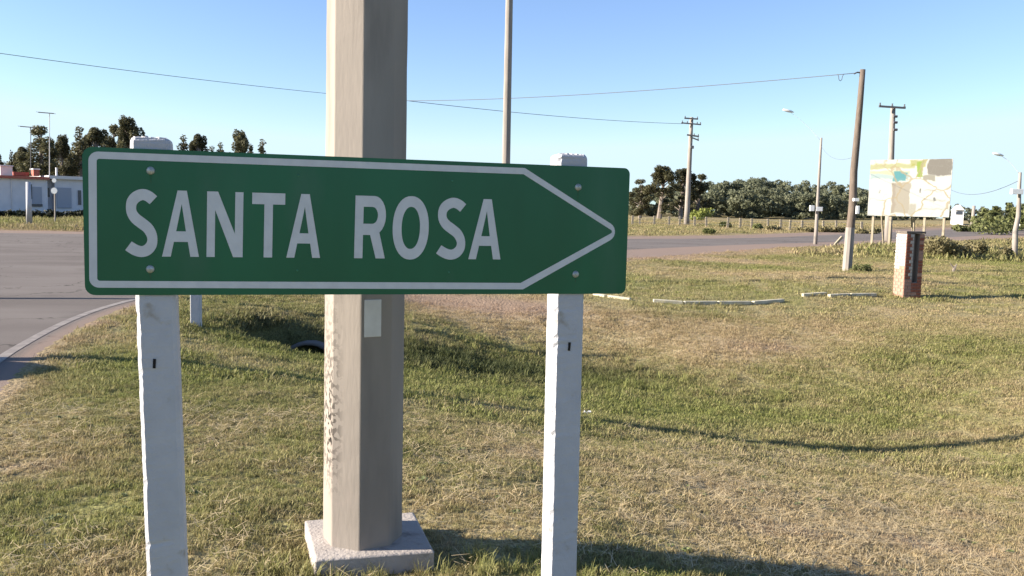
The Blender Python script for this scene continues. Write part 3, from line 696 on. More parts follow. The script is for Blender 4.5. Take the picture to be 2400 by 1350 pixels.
# double-armed pole
def arm_pole(px, yb, Y, px2, yt, label, arms, r0):
    root, g = pole_root('power_pole', px, yb, Y, label, 'utility pole')
    t = atY(px2, yt, Y)-g; round_pole('shaft', Vector((0,0,0)), t, r0, r0*.62, conc2, root, 8)
    s = Y/FPX
    for (ay, x0, x1, tilt, th, ins) in arms:
        a = atY(x0, ay-tilt, Y-r0)-g; b_ = atY(x1, ay+tilt, Y-r0)-g
        ab = MB().tube([a, b_], th*s, 4).build('cross_arm', steel, root)
        for f_ in ins:
            p = a+(b_-a)*f_; MB().tube([p+Vector((0,0,-.02)), p+Vector((0,0,.10)), p+Vector((0,0,.16)), p+Vector((0,0,.24))], [.03,.07,.04,.06], 7).build('insulator', steel, ab)
    return root, g, t
rt, g, t = arm_pole(1609, 526, 90, 1621, 275, 'power pole with two pairs of short cross arms, left of the wood',
    [(278,1604,1636,1,2.2,(.05,.95)),(290,1597,1643,2,2.0,(.05,.3,.8,.97)),(318,1610,1638,2,2.4,(.6,.95)),(325,1618,1638,4,2.0,(.9,))], .30)
WA2 = atY(1600, 290, 90-.3)
bevel(MB().box(atY(1622, 345, 89.6)-g, (.35,.25,.3)).build('junction_box', steel, rt), .02)
rt, g, t = arm_pole(2082, 553, 60, 2093, 251, 'power pole with one wide flat cross arm, rising behind the billboard',
    [(251,2060,2122,2,3.0,(.04,.5,.96))], .28)
for yy in (273, 287, 304): MB().tube([atY(2094, yy, 59.7)-g, atY(2103, yy, 59.7)-g], .09, 6).build('insulator', steel, rt)
# poles that stand left of the picture and cast the long shadows
for X0, Y0, Hh, rr, lb in [(-8.2,8.05,9.0,.115,'slim pale pole by the road, just outside the picture on the left'),(-12.5,12.9,4.7,.11,'farther slim pole beside the road, outside the picture on the left')]:
    root = empty('street_pole', (X0, Y0, gz(X0, Y0)), 0, lb, 'utility pole'); round_pole('shaft', Vector((0,0,0)), Vector((.05,0,Hh)), rr, rr*.7, conc2, root, 10)
# unseen round-topped board, added to cast the shadow at the road edge
root = empty('shadow_board', (-8.3, 7.35, gz(-8.3, 7.35)), 0, 'unseen round-topped yellow board added for its shadow, outside the picture on the left', 'road sign')
mb = MB(); zc = 1.05; a = .80
prof = [(-.72,.1),(.72,.1),(.72,1.15),(.5,1.45),(.2,1.62),(0,1.68),(-.2,1.62),(-.5,1.45),(-.72,1.15)]; q9 = len(prof)
MB().add([(0,y,z) for y, z in prof]+[(.02,y,z) for y, z in prof], [tuple(range(q9))[::-1], tuple(range(q9, 2*q9))]+[(k,(k+1)%q9,q9+(k+1)%q9,q9+k) for k in range(q9)]).build('panel', mat('shadow_board_yellow', (.6,.4,.03), .5), root)
MB().box((.05,0,.6), (.05,.08,1.3)).build('post', wood_grey, root)

# ------------------------------------------------------------------ wires
def wire(a, b_, sag, rad, label, n=40, r2=None):
    pts = [a+(b_-a)*t+Vector((0,0,-sag*4*t*(1-t))) for t in np.linspace(0, 1, n)]
    rr = [rad+((r2 or rad)-rad)*t for t in np.linspace(0, 1, n)]
    o_ = MB().tube(pts, rr, 5).build('overhead_wire', wire_m, None, True); tag(o_, label, 'wire', 'overhead wires'); return pts
Aw = atY(-500, 52, 30); mid = atY(955, 236, 58)
wire(Aw, mid, .25, .013, 'overhead wire coming down from the upper left behind the octagonal pole')
wire(mid, WA2, .25, .020, 'lower overhead wire running right to the double-armed power pole')
wire(mid, WB1, .22, .020, 'upper overhead wire climbing right to the timber pole top', r2=.012)
lp = atY(1970, 178, 28.3)
o_ = MB().tube([lp+Vector((-.10,0,.06)), lp+Vector((-.06,0,-.02)), lp+Vector((-.045,0,-.12)), lp+Vector((0,0,-.16)), lp+Vector((.045,0,-.12)), lp+Vector((.06,0,-.02)), lp+Vector((.10,0,.07))], .011, 5).build('wire_loop', wire_m, None, True)
tag(o_, 'small slack wire loop hanging near the top of the timber pole', 'wire')
wire(g1+t1v*.93, atY(2000, 368, 28.2), .35, .005, 'faint thin wire from the short lamp pole to the timber pole')
wire(atY(2222, 441, 60), atY(2386, 424, 36), .5, .012, 'faint wire low in the sky between the billboard and the kinked pole')

# ------------------------------------------------------------------ billboard
ga = on(2046, 566, 41); 
P0 = atY(2033, 505, 41.5); P1 = atY(2224, 513, 39.2); T0 = atY(2033, 375, 41.5)
bx = (P1-P0); bx.z = 0; bl_ = bx.length; bx.normalize()
bd = empty('billboard', (P0.x, P0.y, gz(P0.x, P0.y)), math.atan2(bx.y, bx.x), 'large pale map billboard on timber legs, right of the leaning timber pole', 'billboard')
zb = P0.z-gz(P0.x, P0.y); hb = T0.z-P0.z
bm_ = bpy.data.materials.new('map_print'); bm_.use_nodes = True; n = bm_.node_tree.nodes; L = bm_.node_tree.links; b = n['Principled BSDF']; b.inputs['Roughness'].default_value = .4
tc = n.new('ShaderNodeTexCoord'); sx = n.new('ShaderNodeSeparateXYZ'); 
nzt = n.new('ShaderNodeTexNoise'); nzt.inputs['Scale'].default_value = 2.2; nzt.inputs['Detail'].default_value = 4; L.new(tc.outputs['Object'], nzt.inputs['Vector'])
vmx = n.new('ShaderNodeVectorMath'); vmx.operation = 'SCALE'; vmx.inputs['Scale'].default_value = .35; 
sub = n.new('ShaderNodeVectorMath'); sub.operation = 'SUBTRACT'; sub.inputs[1].default_value = (.5,.5,.5); L.new(nzt.outputs['Color'], sub.inputs[0]); L.new(sub.outputs[0], vmx.inputs[0])
ad = n.new('ShaderNodeVectorMath'); L.new(tc.outputs['Object'], ad.inputs[0]); L.new(vmx.outputs[0], ad.inputs[1]); L.new(ad.outputs[0], sx.inputs[0])
def box_mask(x0, x1, z0, z1, soft=.05, slope=0.0):
    xx = sx.outputs[0]; zz = sx.outputs[2]
    if slope: zz = mt2('ADD', zz, mt2('MULTIPLY', xx, slope))
    return mt2('MULTIPLY', mt2('MULTIPLY', rg2(xx, x0-soft, x0+soft, 0, 1), rg2(xx, x1-soft, x1+soft, 1, 0)), mt2('MULTIPLY', rg2(zz, z0-soft, z0+soft, 0, 1), rg2(zz, z1-soft, z1+soft, 1, 0)))
def rg2(o_, a, b_, c_, d_):
    r = n.new('ShaderNodeMapRange'); L.new(o_, r.inputs[0]); [setattr(r.inputs[i+1], 'default_value', q) for i, q in enumerate((a, b_, c_, d_))]; return r.outputs[0]
def mt2(op, a, b_):
    m_ = n.new('ShaderNodeMath'); m_.operation = op
    for i, q in ((0, a), (1, b_)):
        if isinstance(q, float): m_.inputs[i].default_value = q
        else: L.new(q, m_.inputs[i])
    return m_.outputs[0]
cur = (.34,.345,.325)
W = bl_; Hb = hb
for (x0,x1,z0,z1,colr,k,slope) in [(0,.55,.84,.93,(0.196,0.202,0.072),.8,0.),(0,.5,.74,.80,(0.190,0.215,0.100),.6,0.),(0,.5,.66,.74,(0.114,0.205,0.222),.6,0.),(.50,.70,.88,.99,(0.177,0.177,0.032),.8,0.),(.30,.47,.62,.78,(0.020,0.144,0.165),.9,0.),
     (.58,.66,.70,.97,(0.129,0.190,0.016),.95,0.),(.66,.80,.62,.72,(0.094,0.080,0.045),.7,0.),(.72,.99,.72,1.0,(0.088,0.077,0.063),.9,0.),(.30,.52,.05,.60,(0.159,0.135,0.094),.75,0.),(.52,.60,.02,.22,(0.144,0.129,0.088),.6,0.),(.30,.34,.05,.6,(0.144,0.114,0.085),.5,0.),
     (.63,.655,.42,.50,(0.025,0.025,0.025),.8,0.),(.80,.83,.27,.33,(0.025,0.030,0.035),.8,0.),(.13,.15,.40,.47,(0.085,0.094,0.106),.6,0.),(.70,.90,.44,.46,(0.114,0.114,0.100),.5,0.),(.70,.95,.28,.30,(0.114,0.114,0.100),.5,0.),(.62,.92,.12,.14,(0.114,0.114,0.100),.5,0.)]:
    m_ = n.new('ShaderNodeMix'); m_.data_type = 'RGBA'
    sc2 = mt2('MULTIPLY', box_mask(x0*W, x1*W, zb+z0*Hb, zb+z1*Hb, .03), float(k)); L.new(sc2, m_.inputs[0])
    if isinstance(cur, tuple): m_.inputs[6].default_value = (*cur, 1)
    else: L.new(cur, m_.inputs[6])
    m_.inputs[7].default_value = (*colr, 1); cur = m_.outputs[2]
for vs_, wd_2, cc, kk in ((.75, .018, (.20,.16,.09), .75), (2.1, .010, (.16,.16,.14), .35)):
    vo = n.new('ShaderNodeTexVoronoi'); vo.feature = 'DISTANCE_TO_EDGE'; vo.inputs['Scale'].default_value = vs_; L.new(ad.outputs[0], vo.inputs['Vector'])
    m_ = n.new('ShaderNodeMix'); m_.data_type = 'RGBA'; L.new(mt2('MULTIPLY', rg2(vo.outputs['Distance'], wd_2*.6, wd_2*1.4, kk, 0), rg2(sx.outputs[0], .5, .7, .35, 1)), m_.inputs[0]); L.new(cur, m_.inputs[6]); m_.inputs[7].default_value = (*cc, 1); cur = m_.outputs[2]
L.new(cur, b.inputs['Base Color'])
MB().box((W/2, .0, zb+Hb/2), (W, .04, Hb)).build('map_panel', bm_, bd)
pale_timber = mat('pale_timber', (.34,.29,.21), .85, col2=(.26,.22,.165), scale=5, stretch=(4,4,.5))
for f_ in (0, 1): MB().box((W/2, .045, zb+Hb*(.12+.76*f_)), (W*.98, .05, .10)).build('rail', pale_timber, bd)
for dx, dy, hf in [(.07,.09,1),(.29,.09,1),(.71,.09,1),(.94,.09,1),(.12,1.5,.97),(.50,1.5,.97),(.55,.9,.97)]:
    zg = gz(*(P0+bx*(dx*W)+Vector((-bx.y, bx.x, 0))*dy).xy)-gz(P0.x, P0.y)
    if dy < .5: MB().box((dx*W, dy, (zg-.3+zb+Hb*.95)/2), (.10,.09, zb+Hb*.95-zg+.3)).build('leg', pale_timber, bd)
    else: MB().tube([(dx*W, dy, zg-.2), (dx*W, .12, zb+Hb*.6)], .05, 6).build('brace', pale_timber, bd)

# ------------------------------------------------------------------ brick pillar
PY = 20.0; pg = on(2125, 688, PY); pw = .60; ph = 1.50
bp_ = empty('brick_pillar', pg, R_(6), 'short brick pillar with white paint and a dark slot, in front of the billboard', 'pillar')
bp_.scale = (.72, .76, 1)
brick_r = mat('brick_red', (.30,.105,.065), .9, col2=(.20,.07,.045), scale=9, bump=.5, bscale=60)
brick_w = mat('brick_whitewashed', (.46,.43,.39), .85, col2=(.38,.34,.30), scale=8, bump=.4, dirt=((.45,.25,.18), 6, .64, .74))
brick_p = mat('brick_faded_pink', (.34,.18,.13), .9, col2=(.38,.235,.18), scale=7, bump=.4)
mortar = mat('mortar', (.26,.22,.19), .95, bump=.4)
MB().box((-.165,0,ph/2-.1), (.25,.56,ph+.16)).box((.215,0,ph/2-.1), (.15,.56,ph+.16)).box((.06,.1,ph/2-.1), (.20,.34,ph+.14)).box((.06,0,.1), (.24,.56,.5)).build('core', mortar, bp_)
bmesh_cache = {}
def brick(dims, m):
    k = (dims, m.name)
    if k not in bmesh_cache:
        mb = MB().box((0,0,0), dims); me = bpy.data.meshes.new('brick'); me.from_pydata([tuple(v) for v in mb.v], [], mb.f); me.materials.append(m); bmesh_cache[k] = me
    o_ = bpy.data.objects.new('brick', bmesh_cache[k]); COL.objects.link(o_); o_.parent = bp_; return o_
rb = random.Random(9); ch_ = .075; z = -.03; row = 0
while z < ph-.04:
    zc = z+ch_/2; off = row % 2
    # left (sunlit) face: stretchers along depth
    for yy, ln in ([(-.15,.27),(.14,.27)] if off else [(-.22,.13),(.0,.27),(.22,.13)]):
        o_ = brick((.022, ln, .062), brick_w if zc > .72+rb.uniform(-.05,.05) else brick_p); o_.location = (-.300+rb.uniform(-.002,.002), yy, zc)
    # front face: left column of the two flanks and the right flank
    for xx, ln in ([(-.235,.115),(-.11,.115)] if off else [(-.2,.19),(-.085,.05)]):
        o_ = brick((ln, .022, .062), brick_r if (zc > .4 and xx < -.15) else (brick_w if zc > .4 else brick_p)); o_.location = (xx, -.288+rb.uniform(-.002,.002), zc)
    o_ = brick((.145, .022, .062), brick_r if rb.random() < .6 else brick_p); o_.location = (.218, -.288+rb.uniform(-.002,.002), zc)
    if zc < .34:
        o_ = brick((.19, .022, .062), brick_r if rb.random() < .5 else brick_p); o_.location = (.045, -.288, zc)
    for yy, ln in ([(-.14,.26),(.13,.26)] if off else [(-.2,.15),(.05,.32)]):
        o_ = brick((.02, ln, .062), brick_p); o_.location = (.300, yy, zc)
    z += ch_; row += 1
bevel(MB().box((.0,0,ph+.012), (.66,.62,.05)).build('cap_slab', mat('dark_cap', (.10,.085,.075), .9, col2=(.17,.14,.12), scale=12), bp_), .008)

# ------------------------------------------------------------------ pale kerb pieces along the bank
kerb_m = mat('pale_kerb_stone', (.55,.50,.38), .85, col2=(.42,.38,.28), scale=8, bump=.4)
ks = [(1392,699,18.7,1420,703,18.4),(1424,703,18.4,1478,708,18.1),(1530,712,17.9,1600,713,17.9),(1602,713,17.9,1680,711,18.1),(1682,711,18.1,1760,708,18.3),(1764,708,18.3,1836,704,18.7),(1880,694,19.3,1936,692,19.5),(1942,700,19.2,1990,696,19.5),(1992,695,19.5,2052,690,19.9)]
klb = ['thin pale kerb piece nearest the right sign post, on the grass bank','second thin pale kerb piece right of the sign post','pale kerb piece where the thicker run begins','long pale kerb piece, second of the thicker run','pale kerb piece in the middle of the thicker run','pale kerb piece that ends the thicker run','broken pale kerb piece lying higher than the run, beyond a gap','pale kerb piece sloping up between the broken piece and the pillar','pale kerb piece nearest the brick pillar']
for (a, b1, c1, d, e, f_), lb in zip(ks, klb):
    A = on(a, b1, c1); B = on(d, e, f_); dr = (B-A); ln = dr.length; M3 = dr.to_track_quat('X', 'Z').to_matrix()
    th = .06 if a < 1500 else .08
    mb = MB(); N = 6
    mb.box((0,0,0), (ln*.985, .10, th)); o_ = mb.build('kerb_piece', kerb_m); o_.location = (A+B)/2+Vector((0,0,th*.42)); o_.rotation_euler = M3.to_euler(); bevel(o_, .015)
    tag(o_, lb, 'kerb', 'pale kerb pieces on the bank')

# ------------------------------------------------------------------ small posts
def small_post(px, yb, Y, w_, h_, label, m=white_post, tilt=0, d_=None):
    g = on(px, yb, Y); o_ = MB().box((0,0,h_/2-.1), (w_, d_ or w_, h_+.2)).build('marker_post', m); o_.location = g; o_.rotation_euler = (0, tilt, .1); bevel(o_, .01)
    return tag(o_, label, 'post')
small_post(460, 754, 11.35, .125, .95, 'short white marker post by the road, its top hidden by the sign')
pp = on(1950, 582, 44); small_post(1950, 585, 42, .12, .75, 'tilted pale stake in the grass left of the leaning timber pole', pale_timber, .7)
o_ = MB().tube([(0,0,-.05),(.06,0,.16),(.13,.0,.30)], [.03,.05,.01], 6).tube([(.05,0,.15),(-.10,0,.34)], [.03,.008], 6).build('dead_shoot', bark); o_.location = on(2232, 636, 27.5); tag(o_, 'dark dead shoot standing alone in the lawn right of the pillar', 'plant')

# wire fence with timber posts
fx = [1482,1499,1533,1568,1593,1628,1655,1706,1735,1762,1800,1830,1852,1880,1930,1960,1990,2020]
fe = empty('wire_fence', on(1500, 527, 86), 0, 'low wire fence with timber posts across the far verge', 'fence'); fo = fe.location.copy()
pts = [on(px, 527, 86-(px-1480)*.012) for px in fx]; rf = random.Random(2)
for p in pts: MB().box(p-fo+Vector((0,0,.45)), (.16+rf.uniform(0,.06),.14,1.2), Matrix.Rotation(rf.uniform(-.06,.06), 3, 'Y')).build('post', pale_timber, fe)
for hz in (.35, .65, .92): MB().tube([p-fo+Vector((0,-.1,hz)) for p in pts], .012, 4).build('wire', wire_m, fe)

# ------------------------------------------------------------------ white house on the left
HA = on(-120, 505, 74); HB = on(222, 505, 82)     # along the front
hd_ = (HB-HA); hd_.z = 0; hl = hd_.length; hd_.normalize()
hz0 = min(HA.z, HB.z)
wallm = mat('white_house_wall', (.60,.61,.66), .85, col2=(.55,.56,.61), scale=1.5, bump=.15)
roofm = mat('red_roof_tiles', (.42,.14,.10), .8, col2=(.32,.10,.075), scale=6)
winm = mat('window_shutter', (.30,.33,.40), .6); darkwin = mat('dark_window', (.05,.06,.08), .25, .5)
trimm = mat('house_trim', (.62,.60,.60), .7)
house = empty('white_house', (HA.x, HA.y, hz0), math.atan2(hd_.y, hd_.x), 'long low white house with a red roof edge, across the road on the left', 'house')
def hu(px, py, dpt=0.0):            # house coordinates of a point on the facade plane
    nn_ = Vector((hd_.y, -hd_.x, 0)); d = ray(px, py); t_ = ((HA+nn_*dpt-EYE).dot(nn_))/d.dot(nn_); P = EYE+d*t_-Vector((HA.x, HA.y, hz0)); return P.dot(hd_), P.z
def hbox(name, px0, px1, py0, py1, y0, y1, m, parent=None):
    a, z1 = hu((px0+px1)/2, py0); _, z0 = hu((px0+px1)/2, py1); x0, _ = hu(px0, (py0+py1)/2); x1, _ = hu(px1, (py0+py1)/2)
    o_ = MB().box(((x0+x1)/2, (y0+y1)/2, (z0+z1)/2), (x1-x0, y1-y0, z1-z0)).build(name, m, parent or house); return o_
wl = hbox('wall', -118, 112, 417, 520, 0, 7, wallm)
w2 = hbox('wall', 112.1, 131, 421, 520, 1.2, 7, wallm)
w3 = hbox('wall', 131.1, 420, 425, 520, .3, 7, wallm)
hbox('roof', -122, 114, 410.5, 416.9, -.35, 7.3, roofm); hbox('roof', 114.1, 430, 417.5, 424.9, -.1, 7.3, trimm)
for px in (27,): hbox('downpipe', px-1, px+1, 418, 496, -.09, -.02, trimm, wl)
hbox('plinth', -118, 112, 494, 500, -.05, -.003, mat('plinth_grey', (.42,.42,.44), .9), wl)
f_ = hbox('window', 75, 98, 438, 484, -.06, -.003, winm, wl); hbox('pane', 77, 96, 441, 474, -.075, -.062, winm, f_); hbox('sill', 74, 99, 478, 484, -.14, -.062, darkwin, f_)
hbox('shutter', 70, 74.5, 432, 466, -.10, -.004, darkwin, wl)
hbox('recess_door', 114, 124, 440, 462, 1.10, 1.197, darkwin, w2)
f_ = hbox('garage_door', 135, 169, 440, 488, .20, .297, winm, w3)
for k in range(5): hbox('door_slat', 136, 168, 443+k*9, 450.5+k*9, .185, .1985, winm, f_)
hbox('window', 185, 192, 446, 480, .2, .296, darkwin, w3); hbox('window', 262, 300, 440, 470, .2, .296, darkwin, w3)
def chim(px0, px1, py0, py1, m, capm, y=2.0):
    c_ = hbox('chimney', px0, px1, py0, py1, y, y+1.0, m); hbox('chimney_cap', px0-1.5, px1+1.5, py0-3, py0-.1, y-.1, y+1.1, capm, c_)
chim(13, 42, 389, 411, mat('chimney_render', (.70,.64,.60), .85), trimm); chim(92, 106, 397, 412, roofm, trimm)
hbox('vent_pipe', 142, 145.5, 392, 418, 1.5, 1.7, trimm)
hbox('roof_slab', 50, 88, 402, 410.4, 3.0, 6.5, roofm)
# aerials on the roof
for px, yt, yb, x0, x1, lb in [(116,264,412,90,126,'taller rooftop aerial with a long flat boom, above the broad dark tree'),(72,297,410,47,82,'lower rooftop aerial left of the taller one')]:
    c_ = atY(px, yb, 80); r_o = empty('roof_aerial', c_, 0, lb, 'aerial', 'rooftop aerials'); t_ = atY(px, yt, 80)-c_
    MB().tube([(0,0,0), t_], .035, 5).build('mast', trimm if px == 116 else steel, r_o)
    a = atY(x0, yt-1, 80)-c_; b_ = atY(x1, yt+2, 80)-c_; MB().tube([a, b_], .045, 5).build('boom', steel, r_o)
    for k in range(7):
        p = a+(b_-a)*(k/6); MB().tube([p+Vector((0,-.35,0)), p+Vector((0,.35,0))], .02, 4).build('rod', steel, r_o)
# posts in front of the house
o_ = MB().tube([(0,0,-.3),(0,0,4.3)], [.16,.12], 8).build('street_post', white_post, None, True); o_.location = on(69, 534, 46); o_.scale = (1,1,.56)
tag(o_, 'thick white street post in front of the shuttered window of the white house', 'post')
root = empty('round_sign', on(129, 520, 52), 0, 'small round white sign on a thin post by the garage door', 'road sign')
gz0 = root.location
MB().tube([(0,0,-.2), atY(128.5, 442, 52)-gz0], .05, 6).build('post', conc2, root)
def disc(c_, r_, n_=16):
    mb = MB(); mb.tube([c_+Vector((0,-.02,0)), c_+Vector((0,.02,0))], r_, n_); return mb
disc(atY(127, 447, 51.9)-gz0, .19).build('sign_disc', lampw, root); disc(atY(127, 423, 51.9)-gz0, .13).build('lamp_globe', lampw, root)
# hedge in shade below the house
sp_ = []
bl = []
rr_ = random.Random(11)
for k in range(46):
    px = -130+k*13; p = on(px, 515, 62+k*.14); bl.append((p.x+rr_.uniform(-.3,.3), p.y, p.z+.25, .5, .5, .42+rr_.uniform(-.08,.08)))
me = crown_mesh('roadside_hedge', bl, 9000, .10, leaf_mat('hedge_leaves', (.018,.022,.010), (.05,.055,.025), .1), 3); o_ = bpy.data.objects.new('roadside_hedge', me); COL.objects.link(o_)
tag(o_, 'low dark hedge strip in front of the white house', 'hedge', kind='stuff')
# far little houses
for px, yb, yt, wpx, lb in [(2247,509,480,25,'little white far house right of the billboard'),(2404,512,486,26,'far white house cut by the right picture edge')]:
    Y = 120; g = on(px, yb, Y); s = Y/FPX; z0 = atY(px, yb, Y).z-g.z; h1 = atY(px, yt+12, Y).z-g.z; h2 = atY(px, yt, Y).z-g.z; W2 = wpx*s/2*.8
    root = empty('far_house', g, -math.atan2(g.x, g.y)+.1, lb, 'house'); MB().box((0,2,(h1-.3)/2), (2*W2,4,h1+.3)).build('wall', lampw, root)
    MB().add([(-W2*1.05,-.3,h1),(W2*1.05,-.3,h1),(W2*1.05,4.3,h1),(-W2*1.05,4.3,h1),(0,-.3,h2),(0,4.3,h2)], [(0,1,4),(3,5,2),(0,4,5,3),(1,2,5,4),(0,3,2,1)]).build('roof', lampw, root)
    MB().box((0,-.03,h1*.80), (W2*1.3,.05,h1*.22)).build('window', darkwin, root)
o_ = MB().tube([(0,0,-.5),(0,0,2.6)], [.28,.2], 8).build('stone_column', conc2, None, True); o_.location = on(2281, 505, 112); tag(o_, 'pale upright column between the far house and the thicket', 'column')
# culvert mouth in the ditch bank
cz = gz(CULV[0], CULV[1]+1.1)
cr = empty('culvert', (CULV[0]-.02, CULV[1]+.62, cz-.38), 0, 'dark culvert mouth in the ditch, left of the octagonal pole', 'culvert')
mb = MB(); N = 18; R1, R2_ = .27, .21
for y in (0, .9):
    for rr in (R1, R2_):
        for j in range(N): mb.v.append(Vector((rr*1.35*math.cos(2*math.pi*j/N), y, rr*.8*math.sin(2*math.pi*j/N)-.02)))
for j in range(N):
    k = (j+1) % N; mb.f += [(j,k,N+k,N+j),(2*N+j,3*N+j,3*N+k,2*N+k),(j,2*N+j,2*N+k,k),(N+j,N+k,3*N+k,3*N+j)]
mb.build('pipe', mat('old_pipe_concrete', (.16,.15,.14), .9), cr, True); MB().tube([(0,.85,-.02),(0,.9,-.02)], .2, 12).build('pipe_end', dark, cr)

# ------------------------------------------------------------------ grass (real tufts, scattered)
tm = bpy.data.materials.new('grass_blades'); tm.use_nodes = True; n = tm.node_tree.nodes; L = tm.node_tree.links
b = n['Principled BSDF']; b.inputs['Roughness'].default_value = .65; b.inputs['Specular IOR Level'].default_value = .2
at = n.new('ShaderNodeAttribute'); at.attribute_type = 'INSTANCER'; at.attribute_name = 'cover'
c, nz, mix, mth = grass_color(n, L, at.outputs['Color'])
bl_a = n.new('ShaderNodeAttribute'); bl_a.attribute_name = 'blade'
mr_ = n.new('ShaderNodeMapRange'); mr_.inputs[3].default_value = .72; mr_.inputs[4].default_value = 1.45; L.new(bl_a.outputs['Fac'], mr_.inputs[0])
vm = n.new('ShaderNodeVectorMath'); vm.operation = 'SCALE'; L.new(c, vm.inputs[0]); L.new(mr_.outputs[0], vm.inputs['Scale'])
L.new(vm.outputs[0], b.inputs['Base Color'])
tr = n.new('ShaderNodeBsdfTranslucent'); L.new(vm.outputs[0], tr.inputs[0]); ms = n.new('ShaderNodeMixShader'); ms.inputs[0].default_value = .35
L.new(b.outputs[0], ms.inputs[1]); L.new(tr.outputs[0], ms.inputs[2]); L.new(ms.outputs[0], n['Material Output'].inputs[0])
tcol = bpy.data.collections.new('tufts')
def tuft(seed, nb, hgt, spread, wd_):
    r = random.Random(seed); V = []; Fc = []; bv = []
    for k in range(nb):
        a = r.uniform(0, 6.28); rr = spread*math.sqrt(r.random()); p = Vector((math.cos(a)*rr, math.sin(a)*rr, -.004))
        h_ = hgt*r.uniform(.45, 1.15); ln = r.uniform(.15, 1.0)*h_; la = r.uniform(0, 6.28); ld = Vector((math.cos(la), math.sin(la), 0)); sd_ = Vector((-ld.y, ld.x, 0))*wd_*r.uniform(.6, 1.3)/2
        k0 = len(V); m_ = p+ld*ln*.35+Vector((0,0,h_*.6)); t_ = p+ld*ln+Vector((0,0,h_*r.uniform(.75,1)))
        V += [p-sd_, p+sd_, m_+sd_*.8, m_-sd_*.8, t_]; Fc += [(k0,k0+1,k0+2,k0+3),(k0+3,k0+2,k0+4)]; q_ = r.random(); bv += [q_, q_]
    me = bpy.data.meshes.new('tuft'); me.from_pydata([tuple(v) for v in V], [], Fc); me.update(); me.materials.append(tm)
    a_ = me.attributes.new('blade', 'FLOAT', 'FACE'); a_.data.foreach_set('value', bv)
    o_ = bpy.data.objects.new('tuft', me); tcol.objects.link(o_); return o_
def scatter(name, objs, P, scl, cov, label, cat='grass', seed=0):
    r = np.random.default_rng(seed)
    col_ = bpy.data.collections.new(name+'_kinds')
    for o_ in objs: col_.objects.link(o_)
    me = bpy.data.meshes.new(name); me.from_pydata(P.tolist(), [], []); me.update()
    a1 = me.attributes.new('scl', 'FLOAT', 'POINT'); a1.data.foreach_set('value', scl.astype('f'))
    a2 = me.attributes.new('rot', 'FLOAT_VECTOR', 'POINT'); rv = np.stack([r.normal(0,.12,len(P)), r.normal(0,.12,len(P)), r.uniform(0,6.28,len(P))], 1); a2.data.foreach_set('vector', rv.astype('f').ravel())
    a3 = me.attributes.new('cover', 'FLOAT_COLOR', 'POINT'); a3.data.foreach_set('color', np.concatenate([cov, np.ones((len(cov),1))], 1).astype('f').ravel())
    o_ = bpy.data.objects.new(name, me); COL.objects.link(o_)
    g = bpy.data.node_groups.new(name, 'GeometryNodeTree')
    g.interface.new_socket('Geometry', in_out='INPUT', socket_type='NodeSocketGeometry'); g.interface.new_socket('Geometry', in_out='OUTPUT', socket_type='NodeSocketGeometry')
    N_ = g.nodes; l = g.links; gi = N_.new('NodeGroupInput'); go = N_.new('NodeGroupOutput')
    ci = N_.new('GeometryNodeCollectionInfo'); ci.inputs['Collection'].default_value = col_; ci.inputs['Separate Children'].default_value = True; ci.inputs['Reset Children'].default_value = True
    ip = N_.new('GeometryNodeInstanceOnPoints'); ip.inputs['Pick Instance'].default_value = True
    l.new(gi.outputs[0], ip.inputs['Points']); l.new(ci.outputs[0], ip.inputs['Instance'])
    def na(nm, ty): q_ = N_.new('GeometryNodeInputNamedAttribute'); q_.data_type = ty; q_.inputs['Name'].default_value = nm; return q_.outputs['Attribute']
    e2r = N_.new('FunctionNodeEulerToRotation'); l.new(na('rot', 'FLOAT_VECTOR'), e2r.inputs[0]); l.new(e2r.outputs[0], ip.inputs['Rotation'])
    cx_ = N_.new('ShaderNodeCombineXYZ'); [l.new(na('scl', 'FLOAT'), cx_.inputs[i]) for i in range(3)]; l.new(cx_.outputs[0], ip.inputs['Scale'])
    l.new(ip.outputs[0], go.inputs[0])
    md = o_.modifiers.new('scatter', 'NODES'); md.node_group = g
    tag(o_, label, cat, kind='stuff'); return o_
near_t = [tuft(s, 26, .034, .045, .0042) for s in range(5)]
mid_t = [tuft(20+s, 30, .050, .11, .0075) for s in range(4)]
far_t = [tuft(40+s, 34, .085, .28, .016) for s in range(3)]
def pts_in(y0, y1, dens, xw=.68, x_extra=.8, seed=0):
    r = np.random.default_rng(seed); A = (y1-y0)*((y0+y1)*xw+2*x_extra); N = int(A*dens)
    yy = np.sqrt(r.uniform(y0**2, y1**2, N)); xx = r.uniform(-1, 1, N)*(yy*xw+x_extra)
    return xx, yy
